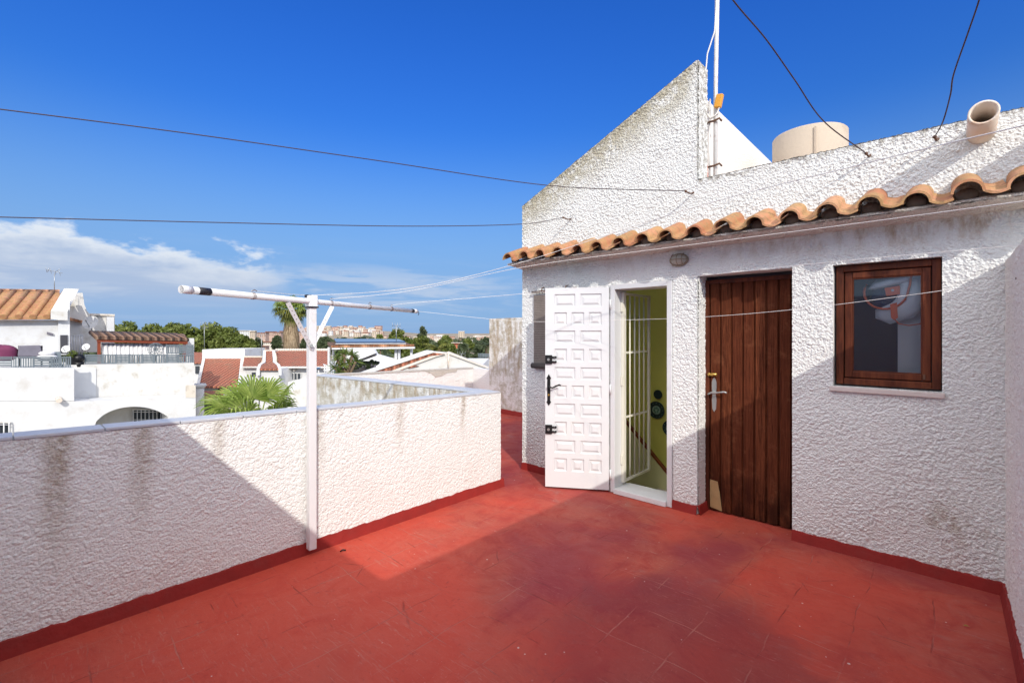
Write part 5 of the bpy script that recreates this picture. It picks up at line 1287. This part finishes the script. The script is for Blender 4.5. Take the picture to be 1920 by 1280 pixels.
r = random.Random(3); hd = [(632, 672), (645, 664), (661, 665), (640, 684), (655, 680), (628, 690), (667, 678), (650, 695), (637, 698)]
m = MB()
for px, py in hd: m.tube([at(648, 712, 14.9), at((648+px)/2, (712+py)/2+3, 14.9), at(px, py, 14.9)], .04, 6)
m.build('stem', M_TRUNK, yc)
for j, (px, py) in enumerate(hd):
    c = at(px, py, 14.9+r.uniform(-.25, .25)); m = MB()
    for i in range(46):
        a = r.uniform(0, 2*math.pi); el = r.uniform(-.5, 1.4); d = Vector((math.cos(a)*math.cos(el), math.sin(a)*math.cos(el), math.sin(el))); l = r.uniform(.22, .34)
        t = d.cross(Vector((r.uniform(-1, 1), r.uniform(-1, 1), r.uniform(-1, 1)))).normalized()*.016
        m.add([c-t*.5, c+t*.5, c+d*l*.5+t, c+d*l-UP*l*.12, c+d*l*.5-t], [(0, 1, 2, 4), (4, 2, 3)])
    m.build('rosette', M_YUC, yc)
for i, (px, py) in enumerate(((665, 693), (676, 689), (686, 685), (697, 681), (703, 683), (690, 690), (680, 684))):
    c = at(px, py, 16.5); t = thing('potted_plant', 'small dark plant in the row on the dark gravel bed', 'plant', c, 'small plants on the gravel bed'); m = MB(); leaves(m, [tuple(c+UP*.05)], [.10], 90, .045, .8, i); m.build('leaves', M_OLIVE, t)
    m = MB(); m.tube([c-UP*.10, c], .05, 8, rad=[.04, .055]); m.build('pot', M_GREYC, t)

# pines on the left, each its own tree
pines = [(240, 80, 602, 672, 66), (286, 92, 606, 672, 64), (328, 84, 604, 672, 70), (350, 90, 607, 672, 56), (396, 104, 604, 676, 58), (432, 84, 613, 680, 54), (456, 60, 628, 682, 50), (212, 50, 609, 672, 72)]
pl_ = ['pine just right of the stepped chimney wall', 'broad pine above the left half of the pergola', 'pine behind the right half of the pergola', 'rounded pine behind the right end of the pergola', 'largest pine crown, behind the square white stair box', 'pine sloping down to the right of the stair box', 'lowest rightmost pine of the left clump', 'leftmost pine, peeping past the white chimney wall']
for i, (px, w_, yt, yb_, d) in enumerate(pines): tree('pine_tree', pl_[i], px, w_, yt, yb_, d, M_PINE, 7000, 30, d*.0036, 'pine trees on the left', 30+i)
rt = [('round_tree', 'dome-shaped dark green tree behind the pergola aerial', 746, 64, 616, 668, 52, M_PINE), ('leafy_tree', 'bright green broad tree right of the dome-shaped tree', 790, 80, 630, 692, 38, M_BUSH), ('leafy_tree', 'bright green tree crown just above the white gable apex', 832, 62, 636, 690, 34, M_BUSH),
      ('slender_tree', 'thin sapling crown standing above the bright green trees', 792, 16, 614, 634, 46, M_OLIVE), ('leafy_tree', 'dark shrubby tree below the small red building', 868, 52, 644, 696, 36, M_OLIVE), ('leafy_tree', 'grey-green tree next to the balcony railing', 898, 40, 648, 692, 34, M_OLIVE),
      ('leafy_tree', 'dark tree touching the left side of the tall back wall', 912, 34, 634, 680, 44, M_OLIVE), ('leafy_tree', 'small round green tree left of the dome-shaped tree', 712, 26, 628, 655, 56, M_PINE), ('leafy_tree', 'grey-green trees behind the red roof right of the clothes post', 610, 40, 632, 664, 60, M_OLIVE),
      ('leafy_tree', 'grey-green tree immediately right of the tall palm trunk', 575, 36, 634, 662, 64, M_OLIVE), ('leafy_tree', 'small dark tree left of the tall palm trunk', 520, 26, 630, 662, 70, M_OLIVE), ('leafy_tree', 'grey-green tree above the low white house roof', 484, 22, 634, 668, 66, M_OLIVE),
      ('leafy_tree', 'dark tree in the far town left of the beige tower', 836, 28, 630, 650, 110, M_PINE), ('leafy_tree', 'tree under the beige tower block', 876, 30, 636, 652, 90, M_PINE), ('leafy_tree', 'low tree between the clothes post and the far hill', 642, 50, 634, 652, 95, M_OLIVE), ('leafy_tree', 'tree beyond the pergola roof, left of its aerial', 672, 40, 634, 650, 90, M_PINE)]
for i, (nm_, lb, px, w_, yt, yb_, d, mt) in enumerate(rt): tree(nm_, lb, px, w_, yt, yb_, d, mt, 3000 if w_ > 30 else 1500, 12, d*.0042, None, 60+i)
for i, (px, py, d, lb) in enumerate(((820, 655, 30, 'feathery palm crown just behind the white gable apex'), (914, 648, 40, 'drooping palm crown cut off by the tall back wall'), (676, 640, 60, 'small palm crown behind the pergola roof'))):
    c = at(px, py, d); t = thing('feather_palm', lb, 'palm tree', (c.x, c.y, -5.5)); MB().tube([(c.x, c.y, -5.5), c], .2, 8).build('trunk', M_TRUNK, t); m = MB(); r = random.Random(i)
    for j in range(26):
        a = r.uniform(0, 6.28); el = r.uniform(-.1, 1.3); L = d*.030*r.uniform(.8, 1.15); o = Vector((math.cos(a), math.sin(a), 0)); pts = [c+o*L*s*math.cos(el*(1-s*.6))+UP*(L*(math.sin(el)*s-.55*s*s)) for s in (0, .25, .5, .75, 1)]
        for q in range(4):
            for z in (0, .5):
                p = pts[q].lerp(pts[q+1], z); s_ = o.cross(UP); 
                for sg in (-1, 1): m.add([p, p+(pts[q+1]-pts[q])*.35, p+s_*sg*L*.24+(pts[q+1]-pts[q])*.5-UP*L*.12], [(0, 1, 2)])
    m.build('fronds', M_OLIVE if i else M_FANF, t)
aerial(383, 607, 656, 31.5, 'tall thin aerial mast above the square white stair box', 1)
aerial(490.5, 628, 668, 30.8, 'aerial mast beside the bottle-shaped gable', 1)
aerial(743, 610, 640, 17.5, 'aerial standing on the tiled pergola with the solar panel', 1)
aerial(865, 663, 676, 24, 'short aerial stub in front of the dark shrubby tree', 1)

# ------------------------------------------------------------------ far town
def far(px, w_, yt, d, mat, label, name='town_building', cat='building', rows=2, flat=True, group=None):
    yb_ = 624+(H+6.5)*F/d; t = thing(name, label, cat, at(px, yb_, d), group)
    m = MB(); m.prism(P3([(px-w_/2, yt), (px+w_/2, yt), (px+w_/2, yb_), (px-w_/2, yb_)], d), FWD*w_*d/F*.7); m.build('wall', mat, t)
    n = max(2, int(w_/3.2))
    for j in range(rows):
        y = yt+2.2+j*3.4
        for i in range(n):
            x = px-w_/2+w_*(i+.5)/n
            MB().prism([q-FWD*.02*d*.02 for q in P3([(x-.55, y), (x+.55, y), (x+.55, y+1.3), (x-.55, y+1.3)], d)], FWD*.05).build('window', M_WINDK, t)
    m = MB(); m.prism(P3([(px-w_/2-.3, yt-.8), (px+w_/2+.3, yt-.8), (px+w_/2+.3, yt), (px-w_/2-.3, yt)], d-.3), FWD*w_*d/F*.72); m.build('roof', M_ROOF_R if not flat else M_CREAMW, t)
    return t
far(458, 26, 620, 130, M_FARW, 'white flat-roofed block at the right end of the pines', rows=3)
far(473, 10, 621, 128, M_BEIGE, 'narrow brown stair tower attached to the white flat-roofed block', rows=3)
far(489, 18, 624, 150, M_PINK, 'pink terraced building right of the narrow brown tower', flat=False)
far(505, 16, 622, 160, M_PINK, 'pink building in the middle of the far row, left of the tall palm', flat=False)
far(519, 14, 623, 155, M_PINK, 'pink house directly left of the tall palm skirt', flat=False)
far(530, 12, 621, 170, M_BEIGE, 'beige house half hidden by the tall palm', flat=False)
far(565, 22, 622, 165, M_PINK, 'pink house between the tall palm and the clothes post', flat=False)
far(500, 30, 641, 85, M_CREAMW, 'cream villa below the pink row', flat=False, rows=1)
far(520, 26, 647, 70, M_CREAMW, 'low cream house above the bottle-shaped gable', flat=True, rows=1)
far(488, 20, 649, 75, M_PINK, 'low pink house near the aerial by the gable', flat=False, rows=1)
far(552, 24, 650, 75, M_BEIGE, 'low beige house beside the tall palm trunk', flat=False, rows=1)
far(475, 18, 640, 95, M_FARW, 'small white house right of the pines', flat=True, rows=1)
r = random.Random(9); ms = [(M_CREAMW, 'cream'), (M_BEIGE, 'beige'), (M_PINK, 'pink'), (M_FARW, 'white')]
for i in range(70):
    px = r.uniform(575, 712); d = r.uniform(450, 660); mt, cn = ms[i % 4]; c = at(px, 640, d)
    yt = 624-(gz(c.x, c.y)+r.uniform(2.5, 6)-H)*F/d
    far(px, r.uniform(6, 13), yt, d, mt, f'{cn} house among the houses on the far hill', 'hill_house', 'house', 2, r.random() < .4, f'{cn} houses on the far hill')
for i in range(26):
    px = r.uniform(700, 918); yt = r.uniform(629, 634); d = r.uniform(260, 480); mt, cn = ms[i % 4]
    far(px, r.uniform(6, 14), yt, d, mt, f'low {cn} building along the skyline right of the pergola aerial', 'town_building', 'building', 1, r.random() < .6, f'low {cn} skyline buildings')
far(865, 11, 621.5, 520, M_BEIGE, 'tall beige tower block standing above the skyline', rows=5)
far(871, 22, 633, 420, M_PINK, 'pinkish apartment block at the foot of the beige tower', rows=2)
far(898, 22, 630, 480, M_BEIGE, 'beige apartment block right of the tower', rows=2)
far(826, 16, 628, 460, M_FARW, 'white apartment block left of the tower', rows=2)
far(856, 20, 643, 60, simple('brick_red_render', (.50, .16, .09), .9), 'small brick-red building between the green trees', rows=1)
far(842, 14, 645, 66, M_FARW, 'small white shed left of the brick-red building', rows=1)
far(878, 16, 638, 180, M_FARW, 'white villa right of the brick-red building', rows=1)
# far wood: crowns that merge into one belt
m = MB(); r = random.Random(4); cs, rs = [], []
for i in range(330):
    d = r.uniform(95, 330); px = r.uniform(-60, 960) if r.random() < .5 else r.uniform(430, 930); c = at(px, 640, d); rr = r.uniform(1.6, 2.6); cs.append((c.x, c.y, -5.5+rr*r.uniform(.5, 1.0))); rs.append(rr)
leaves(m, cs, rs, 26000, .75, .8, 9)
tag(m.build('far_trees', M_OLIVE), 'belt of merged green tree crowns between the near roofs and the far town', 'trees', None, 'stuff')
